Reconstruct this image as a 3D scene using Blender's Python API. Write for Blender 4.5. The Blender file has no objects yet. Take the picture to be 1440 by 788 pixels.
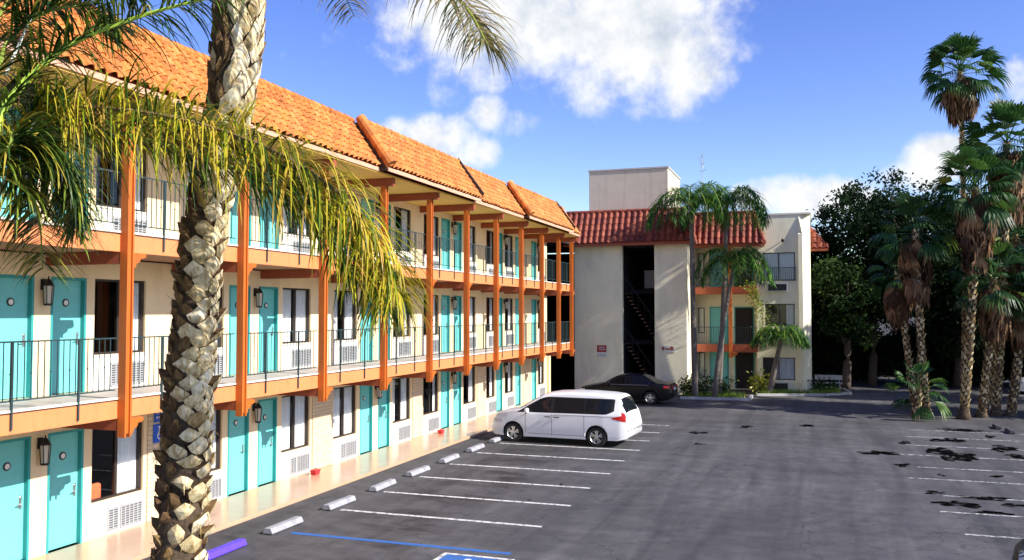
import bpy, math, random
from mathutils import Vector as V, Matrix
R = random.Random(7)
sc = bpy.context.scene
col = sc.collection
rad = math.radians

# ------------------------------------------------------------------ camera
FPX, H = 1216.0, 4.5
YAW, PIT = rad(19.05), math.atan(46 / 1216)
FW = V((-math.sin(YAW) * math.cos(PIT), math.cos(YAW) * math.cos(PIT), math.sin(PIT)))
RT = V((math.cos(YAW), math.sin(YAW), 0))
UP = RT.cross(FW)
CAM = V((0, 0, H))
cd = bpy.data.cameras.new('camera')
cam = bpy.data.objects.new('camera', cd)
col.objects.link(cam)
cd.sensor_width = 36
cd.lens = 36 * FPX / 1440
cd.clip_start = 0.1
cd.clip_end = 2000
cam.location = CAM
cam.rotation_euler = (math.pi / 2 + PIT, 0, YAW)
sc.camera = cam

def ray(u, v):
    return FW + RT * ((u - 720) / FPX) + UP * ((394 - v) / FPX)
def at(u, v, y):                       # a place in the world at distance y along the building
    d = ray(u, v)
    return CAM + d * (y / d.y)
def ground(u, v, z=0):
    d = ray(u, v)
    return CAM + d * ((z - H) / d.z)

# ------------------------------------------------------------------ materials
def nt(m):
    m.use_nodes = True
    return m.node_tree.nodes, m.node_tree.links
def mat(name, c, rough=0.8, var=0.15, scale=3.0, bump=0.0, bscale=40.0, metal=0.0, dirt=None, spec=0.4):
    """principled material with two octaves of procedural colour variation, optional stains and bump"""
    m = bpy.data.materials.new(name)
    n, l = nt(m)
    b = n['Principled BSDF']
    b.inputs['Roughness'].default_value = rough
    b.inputs['Metallic'].default_value = metal
    b.inputs['Specular IOR Level'].default_value = spec
    tc = n.new('ShaderNodeTexCoord')
    nz = n.new('ShaderNodeTexNoise')
    nz.inputs['Scale'].default_value = scale
    nz.inputs['Detail'].default_value = 8
    nz.inputs['Roughness'].default_value = 0.65
    l.new(tc.outputs['Object'], nz.inputs['Vector'])
    rp = n.new('ShaderNodeValToRGB')
    rp.color_ramp.elements[0].position = 0.3
    rp.color_ramp.elements[1].position = 0.7
    rp.color_ramp.elements[0].color = tuple(max(0, x * (1 - var)) for x in c) + (1,)
    rp.color_ramp.elements[1].color = tuple(min(1, x * (1 + var)) for x in c) + (1,)
    l.new(nz.outputs['Fac'], rp.inputs['Fac'])
    out = rp.outputs['Color']
    if dirt:
        nd = n.new('ShaderNodeTexNoise')
        nd.inputs['Scale'].default_value = dirt[1]
        nd.inputs['Detail'].default_value = 10
        nd.inputs['Roughness'].default_value = 0.7
        mp = n.new('ShaderNodeMapping')
        mp.inputs['Scale'].default_value = dirt[3] if len(dirt) > 3 else (1, 1, 1)
        l.new(tc.outputs['Object'], mp.inputs['Vector'])
        l.new(mp.outputs['Vector'], nd.inputs['Vector'])
        r2 = n.new('ShaderNodeValToRGB')
        r2.color_ramp.elements[0].position = 0.5
        r2.color_ramp.elements[1].position = 0.72
        r2.color_ramp.elements[0].color = (0, 0, 0, 1)
        r2.color_ramp.elements[1].color = (dirt[2],) * 3 + (1,)
        l.new(nd.outputs['Fac'], r2.inputs['Fac'])
        mx = n.new('ShaderNodeMixRGB')
        mx.inputs['Color2'].default_value = tuple(dirt[0]) + (1,)
        l.new(r2.outputs['Color'], mx.inputs['Fac'])
        l.new(out, mx.inputs['Color1'])
        out = mx.outputs['Color']
    l.new(out, b.inputs['Base Color'])
    if bump:
        n2 = n.new('ShaderNodeTexNoise')
        n2.inputs['Scale'].default_value = bscale
        n2.inputs['Detail'].default_value = 6
        l.new(tc.outputs['Object'], n2.inputs['Vector'])
        bp = n.new('ShaderNodeBump')
        bp.inputs['Strength'].default_value = bump
        bp.inputs['Distance'].default_value = 0.02
        l.new(n2.outputs['Fac'], bp.inputs['Height'])
        l.new(bp.outputs['Normal'], b.inputs['Normal'])
    return m

def leafmat(name, stops, trans=0.35, rough=0.45, spec=0.35):
    """leaf colours picked by the per-leaf value 'rnd'; diffuse + translucent"""
    m = bpy.data.materials.new(name)
    n, l = nt(m)
    b = n['Principled BSDF']
    b.inputs['Roughness'].default_value = rough
    b.inputs['Specular IOR Level'].default_value = spec
    a = n.new('ShaderNodeAttribute')
    a.attribute_name = 'rnd'
    rp = n.new('ShaderNodeValToRGB')
    e = rp.color_ramp.elements
    e[0].position, e[0].color = stops[0][0], tuple(stops[0][1]) + (1,)
    e[1].position, e[1].color = stops[-1][0], tuple(stops[-1][1]) + (1,)
    for p, c in stops[1:-1]:
        x = e.new(p)
        x.color = tuple(c) + (1,)
    l.new(a.outputs['Fac'], rp.inputs['Fac'])
    l.new(rp.outputs['Color'], b.inputs['Base Color'])
    if trans:
        t = n.new('ShaderNodeBsdfTranslucent')
        l.new(rp.outputs['Color'], t.inputs['Color'])
        mx = n.new('ShaderNodeMixShader')
        mx.inputs['Fac'].default_value = trans
        l.new(b.outputs['BSDF'], mx.inputs[1])
        l.new(t.outputs['BSDF'], mx.inputs[2])
        l.new(mx.outputs['Shader'], n['Material Output'].inputs['Surface'])
    return m

def glassmat(name, tint=(0.02, 0.03, 0.04), see=0.55):
    m = bpy.data.materials.new(name)
    n, l = nt(m)
    n.remove(n['Principled BSDF'])
    t = n.new('ShaderNodeBsdfTransparent')
    t.inputs['Color'].default_value = (see, see, see * 1.03, 1)
    g = n.new('ShaderNodeBsdfGlossy')
    g.inputs['Roughness'].default_value = 0.02
    g.inputs['Color'].default_value = (0.9, 0.95, 1, 1)
    f = n.new('ShaderNodeFresnel')
    f.inputs['IOR'].default_value = 1.5
    mx = n.new('ShaderNodeMixShader')
    l.new(f.outputs['Fac'], mx.inputs['Fac'])
    l.new(t.outputs['BSDF'], mx.inputs[1])
    l.new(g.outputs['BSDF'], mx.inputs[2])
    l.new(mx.outputs['Shader'], n['Material Output'].inputs['Surface'])
    return m

def brickmat(name, c1, c2, mortar, bw=0.4, bh=0.1):
    m = bpy.data.materials.new(name)
    n, l = nt(m)
    b = n['Principled BSDF']
    b.inputs['Roughness'].default_value = 0.85
    tc = n.new('ShaderNodeTexCoord')
    mp = n.new('ShaderNodeMapping')
    mp.inputs['Rotation'].default_value = (0, 0, 0)
    sx = n.new('ShaderNodeSeparateXYZ')
    cx = n.new('ShaderNodeCombineXYZ')
    l.new(tc.outputs['Object'], sx.inputs[0])
    l.new(sx.outputs['Y'], cx.inputs['X'])
    l.new(sx.outputs['Z'], cx.inputs['Y'])
    br = n.new('ShaderNodeTexBrick')
    br.inputs['Scale'].default_value = 1
    br.inputs['Brick Width'].default_value = bw
    br.inputs['Row Height'].default_value = bh
    br.inputs['Mortar Size'].default_value = 0.008
    br.inputs['Color1'].default_value = tuple(c1) + (1,)
    br.inputs['Color2'].default_value = tuple(c2) + (1,)
    br.inputs['Mortar'].default_value = tuple(mortar) + (1,)
    l.new(cx.outputs[0], br.inputs['Vector'])
    l.new(br.outputs['Color'], b.inputs['Base Color'])
    bp = n.new('ShaderNodeBump')
    bp.inputs['Strength'].default_value = 0.6
    bp.inputs['Distance'].default_value = 0.02
    bp.invert = True
    l.new(br.outputs['Fac'], bp.inputs['Height'])
    l.new(bp.outputs['Normal'], b.inputs['Normal'])
    return m

M = {}
M['cream'] = mat('cream_stucco', (0.80, 0.63, 0.39), 0.9, 0.05, 1.5, 0.5, 60, dirt=((0.45, 0.36, 0.25), 1.3, 0.5, (1, 1, 0.2)))
M['white'] = mat('white_stucco', (0.78, 0.74, 0.66), 0.85, 0.04, 2, 0.4, 60)
M['brick'] = brickmat('slump_brick', (0.66, 0.54, 0.37), (0.58, 0.46, 0.31), (0.42, 0.34, 0.24))
M['teal'] = mat('turquoise_paint', (0.15, 0.52, 0.50), 0.42, 0.06, 4)
M['tealdark'] = mat('turquoise_jamb_paint', (0.035, 0.30, 0.30), 0.5, 0.06, 4)
M['orange'] = mat('orange_fascia_paint', (0.72, 0.235, 0.085), 0.55, 0.07, 2.5, 0.15, 30, dirt=((0.42, 0.16, 0.07), 4, 0.7, (1, 1.6, .25)))
M['post'] = mat('orange_post_paint', (0.49, 0.120, 0.016), 0.48, 0.06, 3, dirt=((0.30, 0.08, 0.02), 5, 0.75, (1.5, 1.5, .18)))
M['beam'] = mat('red_brown_beam_paint', (0.30, 0.07, 0.03), 0.6, 0.1, 3)
M['soffit'] = mat('ochre_soffit_paint', (0.88, 0.56, 0.13), 0.8, 0.05, 2)
M['slabunder'] = mat('slab_underside_paint', (0.42, 0.22, 0.12), 0.85, 0.1, 2)
M['deck'] = mat('grey_deck_coating', (0.45, 0.40, 0.36), 0.6, 0.1, 3)
M['trim'] = mat('pale_trim_paint', (0.72, 0.68, 0.60), 0.6, 0.06, 3)
M['rail'] = mat('dark_teal_rail_paint', (0.025, 0.05, 0.055), 0.4, 0.1, 5)
M['frame'] = mat('bronze_window_frame', (0.035, 0.025, 0.02), 0.4, 0.1, 5)
M['alu'] = mat('aluminium', (0.5, 0.5, 0.48), 0.35, 0.05, 5, metal=0.7)
M['curtain'] = mat('white_curtain_cloth', (0.78, 0.77, 0.74), 0.95, 0.04, 4)
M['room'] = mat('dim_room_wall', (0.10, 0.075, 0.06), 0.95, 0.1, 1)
M['dark'] = mat('dark_shade_paint', (0.022, 0.018, 0.02), 0.9, 0.2, 2)  # near-black base colour puts the shade of enclosed spaces into the paint
M['glass'] = glassmat('window_glass', see=0.95)
M['grille'] = mat('grey_grille_paint', (0.34, 0.35, 0.36), 0.5, 0.08, 6)
M['black'] = mat('black_metal', (0.014, 0.012, 0.012), 0.4, 0.2, 6)
M['lampglass'] = mat('frosted_lamp_glass', (0.55, 0.5, 0.42), 0.3, 0.05, 4)
M['steel'] = mat('brushed_steel', (0.55, 0.55, 0.55), 0.3, 0.05, 5, metal=0.9)
M['plate'] = mat('number_plate_white', (0.7, 0.7, 0.66), 0.5, 0.04, 4)
M['wing'] = mat('grey_beige_stucco', (0.83, 0.77, 0.56), 0.92, 0.06, 0.9, 0.4, 50, dirt=((0.40, 0.36, 0.28), 0.8, 0.45, (1, 1, .18)))
M['pent'] = mat('stained_concrete', (0.52, 0.475, 0.375), 0.92, 0.08, 0.9, 0.4, 40, dirt=((0.26, 0.23, 0.19), 1.1, 0.6, (1.6, 1.6, .10)))
M['blue'] = mat('blue_paint', (0.02, 0.10, 0.55), 0.6, 0.1, 6)
M['bluepurple'] = mat('violet_blue_paint', (0.10, 0.05, 0.75), 0.45, 0.08, 6)
M['concrete'] = mat('pale_concrete', (0.33, 0.33, 0.36), 0.85, 0.12, 8, 0.3, 50, dirt=((0.11, 0.10, 0.10), 4, 0.7))
M['darkconc'] = mat('dark_concrete', (0.06, 0.06, 0.065), 0.85, 0.2, 8, 0.3, 50)
M['red'] = mat('red_plastic', (0.62, 0.03, 0.04), 0.4, 0.08, 6)
M['signred'] = mat('sign_red', (0.33, 0.01, 0.02), 0.5, 0.08, 6)
M['cushion'] = mat('orange_cloth', (0.75, 0.17, 0.06), 0.9, 0.08, 6)
M['wood'] = mat('brown_wood', (0.16, 0.08, 0.04), 0.6, 0.2, 6)
M['soil'] = mat('soil', (0.10, 0.07, 0.045), 0.95, 0.3, 8, 0.6, 30)
M['trim2'] = mat('pink_eave_board', (0.60, 0.33, 0.22), 0.7, 0.08, 4)
M['kerb'] = mat('kerb_concrete', (0.42, 0.41, 0.39), 0.85, 0.12, 4, 0.3, 40)

def tilemat(name, c, lo, hi):
    """clay: a random shade per tile from the 'rnd' value, plus fine noise"""
    m = bpy.data.materials.new(name)
    n, l = nt(m)
    b = n['Principled BSDF']
    b.inputs['Roughness'].default_value = 0.75
    a = n.new('ShaderNodeAttribute')
    a.attribute_name = 'rnd'
    rp = n.new('ShaderNodeValToRGB')
    rp.color_ramp.elements[0].color = tuple(lo) + (1,)
    rp.color_ramp.elements[1].color = tuple(hi) + (1,)
    x = rp.color_ramp.elements.new(0.5)
    x.color = tuple(c) + (1,)
    l.new(a.outputs['Fac'], rp.inputs['Fac'])
    tc = n.new('ShaderNodeTexCoord')
    nz = n.new('ShaderNodeTexNoise')
    nz.inputs['Scale'].default_value = 5
    nz.inputs['Detail'].default_value = 9
    l.new(tc.outputs['Object'], nz.inputs['Vector'])
    r2 = n.new('ShaderNodeValToRGB')
    r2.color_ramp.elements[0].position = 0.35
    r2.color_ramp.elements[0].color = (0.62, 0.58, 0.56, 1)
    r2.color_ramp.elements[1].position = 0.6
    r2.color_ramp.elements[1].color = (1, 1, 1, 1)
    l.new(nz.outputs['Fac'], r2.inputs['Fac'])
    mx = n.new('ShaderNodeMixRGB')
    mx.blend_type = 'MULTIPLY'
    mx.inputs['Fac'].default_value = 1
    l.new(rp.outputs['Color'], mx.inputs['Color1'])
    l.new(r2.outputs['Color'], mx.inputs['Color2'])
    l.new(mx.outputs['Color'], b.inputs['Base Color'])
    return m
M['tile'] = tilemat('orange_clay_tile', (0.60, 0.205, 0.038), (0.48, 0.145, 0.028), (0.66, 0.26, 0.07))
M['tilered'] = tilemat('red_clay_tile', (0.25, 0.046, 0.022), (0.15, 0.026, 0.015), (0.34, 0.085, 0.038))

# asphalt: greys at several scales, faint tyre sweeps, fine grain
def asphalt():
    m = bpy.data.materials.new('asphalt')
    n, l = nt(m)
    b = n['Principled BSDF']
    b.inputs['Specular IOR Level'].default_value = 0.3
    tc = n.new('ShaderNodeTexCoord')
    def noise(scale, detail, rough, vec=None, dist=0.0):
        z = n.new('ShaderNodeTexNoise')
        z.inputs['Scale'].default_value = scale
        z.inputs['Detail'].default_value = detail
        z.inputs['Roughness'].default_value = rough
        z.inputs['Distortion'].default_value = dist
        l.new(vec or tc.outputs['Object'], z.inputs['Vector'])
        return z.outputs['Fac']
    def ramp(f, p0, c0, p1, c1):
        r = n.new('ShaderNodeValToRGB')
        r.color_ramp.elements[0].position, r.color_ramp.elements[0].color = p0, c0 + (1,)
        r.color_ramp.elements[1].position, r.color_ramp.elements[1].color = p1, c1 + (1,)
        l.new(f, r.inputs['Fac'])
        return r.outputs['Color']
    def mul(a, c, f=1.0):
        x = n.new('ShaderNodeMixRGB')
        x.blend_type = 'MULTIPLY'
        x.inputs['Fac'].default_value = f
        l.new(a, x.inputs['Color1'])
        l.new(c, x.inputs['Color2'])
        return x.outputs['Color']
    base = ramp(noise(0.16, 6, 0.6), 0.3, (0.062, 0.0615, 0.064), 0.7, (0.108, 0.106, 0.107))
    mp = n.new('ShaderNodeMapping')
    mp.inputs['Scale'].default_value = (1.4, 0.10, 1)
    mp.inputs['Rotation'].default_value = (0, 0, rad(8))
    l.new(tc.outputs['Object'], mp.inputs['Vector'])
    streak = ramp(noise(0.9, 6, 0.6, mp.outputs['Vector'], 0.8), 0.35, (0.74, 0.74, 0.76), 0.7, (1.26, 1.25, 1.24))
    mp2 = n.new('ShaderNodeMapping')
    mp2.inputs['Scale'].default_value = (0.12, 1.1, 1)
    mp2.inputs['Rotation'].default_value = (0, 0, rad(-6))
    l.new(tc.outputs['Object'], mp2.inputs['Vector'])
    streak2 = ramp(noise(0.7, 5, 0.6, mp2.outputs['Vector'], 0.5), 0.38, (0.84, 0.84, 0.85), 0.68, (1.12, 1.12, 1.12))
    mott = ramp(noise(2.2, 10, 0.75), 0.3, (0.74, 0.74, 0.76), 0.7, (1.2, 1.19, 1.18))
    grain = ramp(noise(55, 3, 0.6), 0.3, (0.72, 0.72, 0.72), 0.7, (1.25, 1.25, 1.25))
    c = mul(mul(mul(mul(base, streak), streak2), mott), grain)
    dv = n.new('ShaderNodeVectorMath')
    dv.operation = 'DISTANCE'
    l.new(tc.outputs['Object'], dv.inputs[0])
    dv.inputs[1].default_value = (-5.5, 24, 0)
    cv_ = n.new('ShaderNodeCombineXYZ')
    l.new(dv.outputs['Value'], cv_.inputs['X'])
    arc = ramp(noise(2.6, 4, 0.6, cv_.outputs[0]), 0.35, (0.88, 0.88, 0.88), 0.68, (1.16, 1.15, 1.14))
    c = mul(c, arc, .8)
    oil = ramp(noise(0.55, 8, 0.7, None, 0.4), 0.60, (1, 1, 1), 0.72, (0.55, 0.55, 0.56))
    c = mul(c, oil)
    sx = n.new('ShaderNodeSeparateXYZ')
    l.new(tc.outputs['Object'], sx.inputs[0])
    def math_(op, a, q):
        x = n.new('ShaderNodeMath')
        x.operation = op
        x.use_clamp = op == 'MULTIPLY_ADD'
        l.new(a, x.inputs[0])
        x.inputs[1].default_value = q
        return x.outputs[0]
    band = math_('ABSOLUTE', math_('ADD', sx.outputs['X'], 8.3), 0)
    mr_ = n.new('ShaderNodeMapRange')
    l.new(band, mr_.inputs['Value'])
    mr_.inputs['From Min'].default_value, mr_.inputs['From Max'].default_value = .4, 1.7
    mr_.inputs['To Min'].default_value, mr_.inputs['To Max'].default_value = 1, 0
    mp3 = n.new('ShaderNodeMapping')
    mp3.inputs['Scale'].default_value = (.55, 1.0, 1)
    l.new(tc.outputs['Object'], mp3.inputs['Vector'])
    drip = ramp(noise(0.9, 7, 0.65, mp3.outputs['Vector'], .3), .46, (1, 1, 1), .60, (.42, .40, .39))
    dm = n.new('ShaderNodeMixRGB')
    dm.blend_type = 'MULTIPLY'
    l.new(mr_.outputs['Result'], dm.inputs['Fac'])
    l.new(c, dm.inputs['Color1'])
    l.new(drip, dm.inputs['Color2'])
    c = dm.outputs['Color']
    v = n.new('ShaderNodeTexVoronoi')
    v.feature = 'DISTANCE_TO_EDGE'
    v.inputs['Scale'].default_value = 0.33
    wob = n.new('ShaderNodeTexNoise')
    wob.inputs['Scale'].default_value = 1.5
    wob.inputs['Detail'].default_value = 6
    l.new(tc.outputs['Object'], wob.inputs['Vector'])
    ad = n.new('ShaderNodeVectorMath')
    ad.operation = 'MULTIPLY_ADD'
    l.new(wob.outputs['Color'], ad.inputs[0])
    ad.inputs[1].default_value = (1.3, 1.3, 1.3)
    l.new(tc.outputs['Object'], ad.inputs[2])
    l.new(ad.outputs['Vector'], v.inputs['Vector'])
    crack = ramp(v.outputs['Distance'], 0.002, (0.45, 0.45, 0.45), 0.008, (1, 1, 1))
    c = mul(c, crack, 0.7)
    l.new(c, b.inputs['Base Color'])
    rr = ramp(noise(1.2, 6, 0.6), 0.3, (0.62,) * 3, 0.7, (0.9,) * 3)
    l.new(rr, b.inputs['Roughness'])
    bp = n.new('ShaderNodeBump')
    bp.inputs['Strength'].default_value = 0.35
    bp.inputs['Distance'].default_value = 0.01
    l.new(noise(70, 4, 0.7), bp.inputs['Height'])
    l.new(bp.outputs['Normal'], b.inputs['Normal'])
    return m
M['asphalt'] = asphalt()
M['walk'] = mat('painted_walkway', (0.50, 0.32, 0.20), 0.24, 0.08, 1.2, 0.06, 25, dirt=((0.36, 0.24, 0.18), 1.0, 0.5), spec=0.6)
M['stain'] = mat('dark_asphalt_patch', (0.0035, 0.0033, 0.0035), 0.9, 0.3, 9, 0.4, 40, spec=0)

def ragged_edges(m, thr):
    """let the asphalt show through in flecks"""
    n, l = nt(m)
    tc = n.new('ShaderNodeTexCoord')
    nz = n.new('ShaderNodeTexNoise')
    nz.inputs['Scale'].default_value = 2.6
    nz.inputs['Detail'].default_value = 10
    nz.inputs['Roughness'].default_value = .72
    l.new(tc.outputs['Object'], nz.inputs['Vector'])
    rp = n.new('ShaderNodeValToRGB')
    rp.color_ramp.elements[0].position, rp.color_ramp.elements[0].color = thr, (1, 1, 1, 1)
    rp.color_ramp.elements[1].position, rp.color_ramp.elements[1].color = thr + .10, (0, 0, 0, 1)
    l.new(nz.outputs['Fac'], rp.inputs['Fac'])
    l.new(rp.outputs['Color'], n['Principled BSDF'].inputs['Alpha'])
ragged_edges(M['stain'], .50)
def paintmat(name, c, wear=0.5):
    """road paint worn through to the asphalt in flecks"""
    m = mat(name, c, 0.75, 0.08, 5)
    n, l = nt(m)
    b = n['Principled BSDF']
    tc = n.new('ShaderNodeTexCoord')
    nz = n.new('ShaderNodeTexNoise')
    nz.inputs['Scale'].default_value = 7
    nz.inputs['Detail'].default_value = 10
    nz.inputs['Roughness'].default_value = 0.75
    l.new(tc.outputs['Object'], nz.inputs['Vector'])
    rp = n.new('ShaderNodeValToRGB')
    rp.color_ramp.elements[0].position = wear - 0.05
    rp.color_ramp.elements[1].position = wear + 0.08
    l.new(nz.outputs['Fac'], rp.inputs['Fac'])
    mx = n.new('ShaderNodeMixRGB')
    old = b.inputs['Base Color'].links[0].from_socket
    mx.inputs['Color2'].default_value = (0.09, 0.09, 0.095, 1)
    l.new(rp.outputs['Color'], mx.inputs['Fac'])
    l.new(old, mx.inputs['Color1'])
    l.new(mx.outputs['Color'], b.inputs['Base Color'])
    return m
M['linewhite'] = paintmat('worn_white_road_paint', (0.66, 0.66, 0.63), 0.535)
M['lineblue'] = paintmat('worn_blue_road_paint', (0.03, 0.13, 0.40), 0.57)

# ------------------------------------------------------------------ mesh builder
class MB:
    def __init__(s):
        s.v, s.f, s.m, s.r, s.cur, s.val = [], [], [], [], 0, 0.5
    def vert(s, p):
        s.v.append(tuple(p))
        s.r.append(s.val)
        return len(s.v) - 1
    def face(s, *idx):
        s.f.append(idx)
        s.m.append(s.cur)
    def poly(s, pts):
        s.face(*[s.vert(p) for p in pts])
    def box(s, x0, x1, y0, y1, z0, z1):
        a = [s.vert((x, y, z)) for z in (z0, z1) for y in (y0, y1) for x in (x0, x1)]
        for q in ((0, 2, 3, 1), (4, 5, 7, 6), (0, 1, 5, 4), (2, 6, 7, 3), (0, 4, 6, 2), (1, 3, 7, 5)):
            s.face(*[a[i] for i in q])
    def prism(s, pts, vec):
        """polygon pts extruded by vec"""
        vec = V(vec)
        a = [s.vert(p) for p in pts]
        b = [s.vert(V(p) + vec) for p in pts]
        n = len(pts)
        s.face(*reversed(a))
        s.face(*b)
        for i in range(n):
            s.face(a[i], a[(i + 1) % n], b[(i + 1) % n], b[i])
    def tube(s, pts, rs, n=6, cap=True):
        pts = [V(p) for p in pts]
        if not isinstance(rs, (list, tuple)):
            rs = [rs] * len(pts)
        rings = []
        for i, p in enumerate(pts):
            t = (pts[min(i + 1, len(pts) - 1)] - pts[max(i - 1, 0)]).normalized()
            u = t.cross(V((0, 0, 1)))
            if u.length < 0.05:
                u = t.cross(V((0, 1, 0)))
            u.normalize()
            w = t.cross(u)
            rings.append([s.vert(p + (u * math.cos(a) + w * math.sin(a)) * rs[i]) for a in [2 * math.pi * k / n for k in range(n)]])
        for a, b in zip(rings, rings[1:]):
            for k in range(n):
                s.face(a[k], a[(k + 1) % n], b[(k + 1) % n], b[k])
        if cap:
            s.face(*reversed(rings[0]))
            s.face(*rings[-1])
    def lathe(s, prof, c, axis='z', n=20):
        """prof: list of (r, h) turned about an axis through c"""
        rings = []
        for r, h in prof:
            ring = []
            for k in range(n):
                a = 2 * math.pi * k / n
                x, y = r * math.cos(a), r * math.sin(a)
                p = (x, y, h) if axis == 'z' else ((x, h, y) if axis == 'y' else (h, x, y))
                ring.append(s.vert((c[0] + p[0], c[1] + p[1], c[2] + p[2])))
            rings.append(ring)
        for a, b in zip(rings, rings[1:]):
            for k in range(n):
                s.face(a[k], a[(k + 1) % n], b[(k + 1) % n], b[k])
        s.face(*reversed(rings[0]))
        s.face(*rings[-1])
    def build(s, name, mats, parent=None, smooth=False, org=None):
        me = bpy.data.meshes.new(name)
        vs = s.v if org is None else [(x - org[0], y - org[1], z - org[2]) for x, y, z in s.v]
        me.from_pydata(vs, [], s.f)
        if not isinstance(mats, (list, tuple)):
            mats = [mats]
        for m in mats:
            me.materials.append(m)
        if len(mats) > 1:
            me.polygons.foreach_set('material_index', s.m)
        a = me.attributes.new('rnd', 'FLOAT', 'POINT')
        a.data.foreach_set('value', s.r)
        if smooth:
            me.polygons.foreach_set('use_smooth', [True] * len(me.polygons))
        me.update()
        o = bpy.data.objects.new(name, me)
        col.objects.link(o)
        if org is not None:
            o.location = org
        if parent is not None:
            hang(o, parent)
        return o

def hang(o, parent):
    o.parent = parent
    if o.parent.parent is None:
        o.matrix_parent_inverse = Matrix.Translation(-parent.location)
def bevel(o, w=0.01, seg=2):
    b = o.modifiers.new('bevel', 'BEVEL')
    b.width = w
    b.segments = seg
    b.limit_method = 'ANGLE'
    return o
def tag(o, label=None, cat=None, group=None, kind=None):
    if label: o['label'] = label
    if cat: o['category'] = cat
    if group: o['group'] = group
    if kind: o['kind'] = kind
    return o
def thing(name, label, cat, loc=(0, 0, 0), group=None):
    o = bpy.data.objects.new(name, None)
    o.empty_display_size = 0.2
    o.location = loc
    col.objects.link(o)
    return tag(o, label, cat, group)
def kids(o):
    return [c for c in list(col.objects) if c.parent == o]
def copy_tree(o, parent=None):
    c = o.copy()
    col.objects.link(c)
    if parent is not None:
        c.parent = parent
    for ch in kids(o):
        copy_tree(ch, c)
    return c

# ------------------------------------------------------------------ ground
def lot_poly(name, pts, z, m):
    b = MB()
    b.poly([(x, y, z) for x, y in pts])
    return tag(b.build(name, m), kind='structure')
b = MB()
N = 40
b.poly([(-400, -200, 0), (400, -200, 0), (400, 700, 0), (-400, 700, 0)])
tag(b.build('asphalt_lot', M['asphalt']), kind='structure')
# walkway along the motel (a step above the lot)
b = MB()
b.box(-13.45, -11.6, 2, 48, -0.05, 0.08)
bevel(tag(b.build('walkway', M['walk']), kind='structure'), 0.02)

# painted lines: left row of stalls at 2.17 m
M['linefaint'] = paintmat('faded_white_road_paint', (0.55, 0.55, 0.54), 0.47)
def line(x0, x1, y, w=0.10, m='linewhite', name='stall_line', skew=0.0):
    b = MB()
    n = 14
    for i in range(n):
        t0, t1 = i / n, (i + 1) / n
        xa, xb = x0 + (x1 - x0) * t0, x0 + (x1 - x0) * t1
        b.poly([(xa, y - w / 2 + skew * t0, 0.004), (xb, y - w / 2 + skew * t1, 0.004), (xb, y + w / 2 + skew * t1, 0.004), (xa, y + w / 2 + skew * t0, 0.004)])
    return tag(b.build(name, M[m]), kind='structure')
ys = [15.42, 17.57, 19.68, 21.79, 23.9, 26.1, 28.25]
for i, y in enumerate(ys):
    line(-10.2 if i else -10.1, -5.35 - 0.05 * (i % 2), y, 0.12 if i else 0.15, 'linewhite' if i else 'lineblue')
for y in (30.4, 32.6, 34.8):
    line(-10.2, -5.4, y)
# right row
for x0, y in ((2.9, 19.78), (2.7, 21.85), (3.0, 23.75), (2.45, 26.0), (2.9, 27.9), (2.6, 30.2), (2.9, 32.4), (3.2, 34.6), (3.5, 36.6)):
    line(x0, x0 + 5.2, y, 0.11, 'linefaint')
# blue accessible square with a white border, mostly below the picture
b = MB()
x0, x1, y0, y1 = -6.55, -5.15, 13.78, 15.09
b.poly([(x0, y0, .004), (x1, y0, .004), (x1, y1, .004), (x0, y1, .004)])
tag(b.build('accessible_square', M['lineblue']), kind='structure')
b = MB()
w = .09
for q in ((x0, x1, y1 - w, y1), (x0, x1, y0, y0 + w), (x0, x0 + w, y0 + w, y1 - w), (x1 - w, x1, y0 + w, y1 - w)):
    b.poly([(q[0], q[2], .008), (q[1], q[2], .008), (q[1], q[3], .008), (q[0], q[3], .008)])
def disc(c, r0, r1, a0, a1, z, n=20):
    for i in range(n):
        a, e = a0 + (a1 - a0) * i / n, a0 + (a1 - a0) * (i + 1) / n
        b.poly([(c[0] + r0 * math.cos(a), c[1] + r0 * math.sin(a), z), (c[0] + r1 * math.cos(a), c[1] + r1 * math.sin(a), z), (c[0] + r1 * math.cos(e), c[1] + r1 * math.sin(e), z), (c[0] + r0 * math.cos(e), c[1] + r0 * math.sin(e), z)])
cx, cy = (x0 + x1) / 2, (y0 + y1) / 2
disc((cx - .05, cy - .12), .2, .26, rad(100), rad(380), .008)
disc((cx - .1, cy + .34), .001, .07, 0, rad(360), .008)
b.poly([(cx - .13, cy - .05, .008), (cx - .05, cy - .05, .008), (cx - .05, cy + .25, .008), (cx - .13, cy + .25, .008)])
b.poly([(cx - .05, cy - .05, .008), (cx + .2, cy - .05, .008), (cx + .2, cy + .02, .008), (cx - .05, cy + .02, .008)])
b.poly([(cx + .14, cy - .3, .008), (cx + .22, cy - .3, .008), (cx + .2, cy - .05, .008), (cx + .13, cy - .05, .008)])
tag(b.build('accessible_mark', M['linewhite']), kind='structure')

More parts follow.
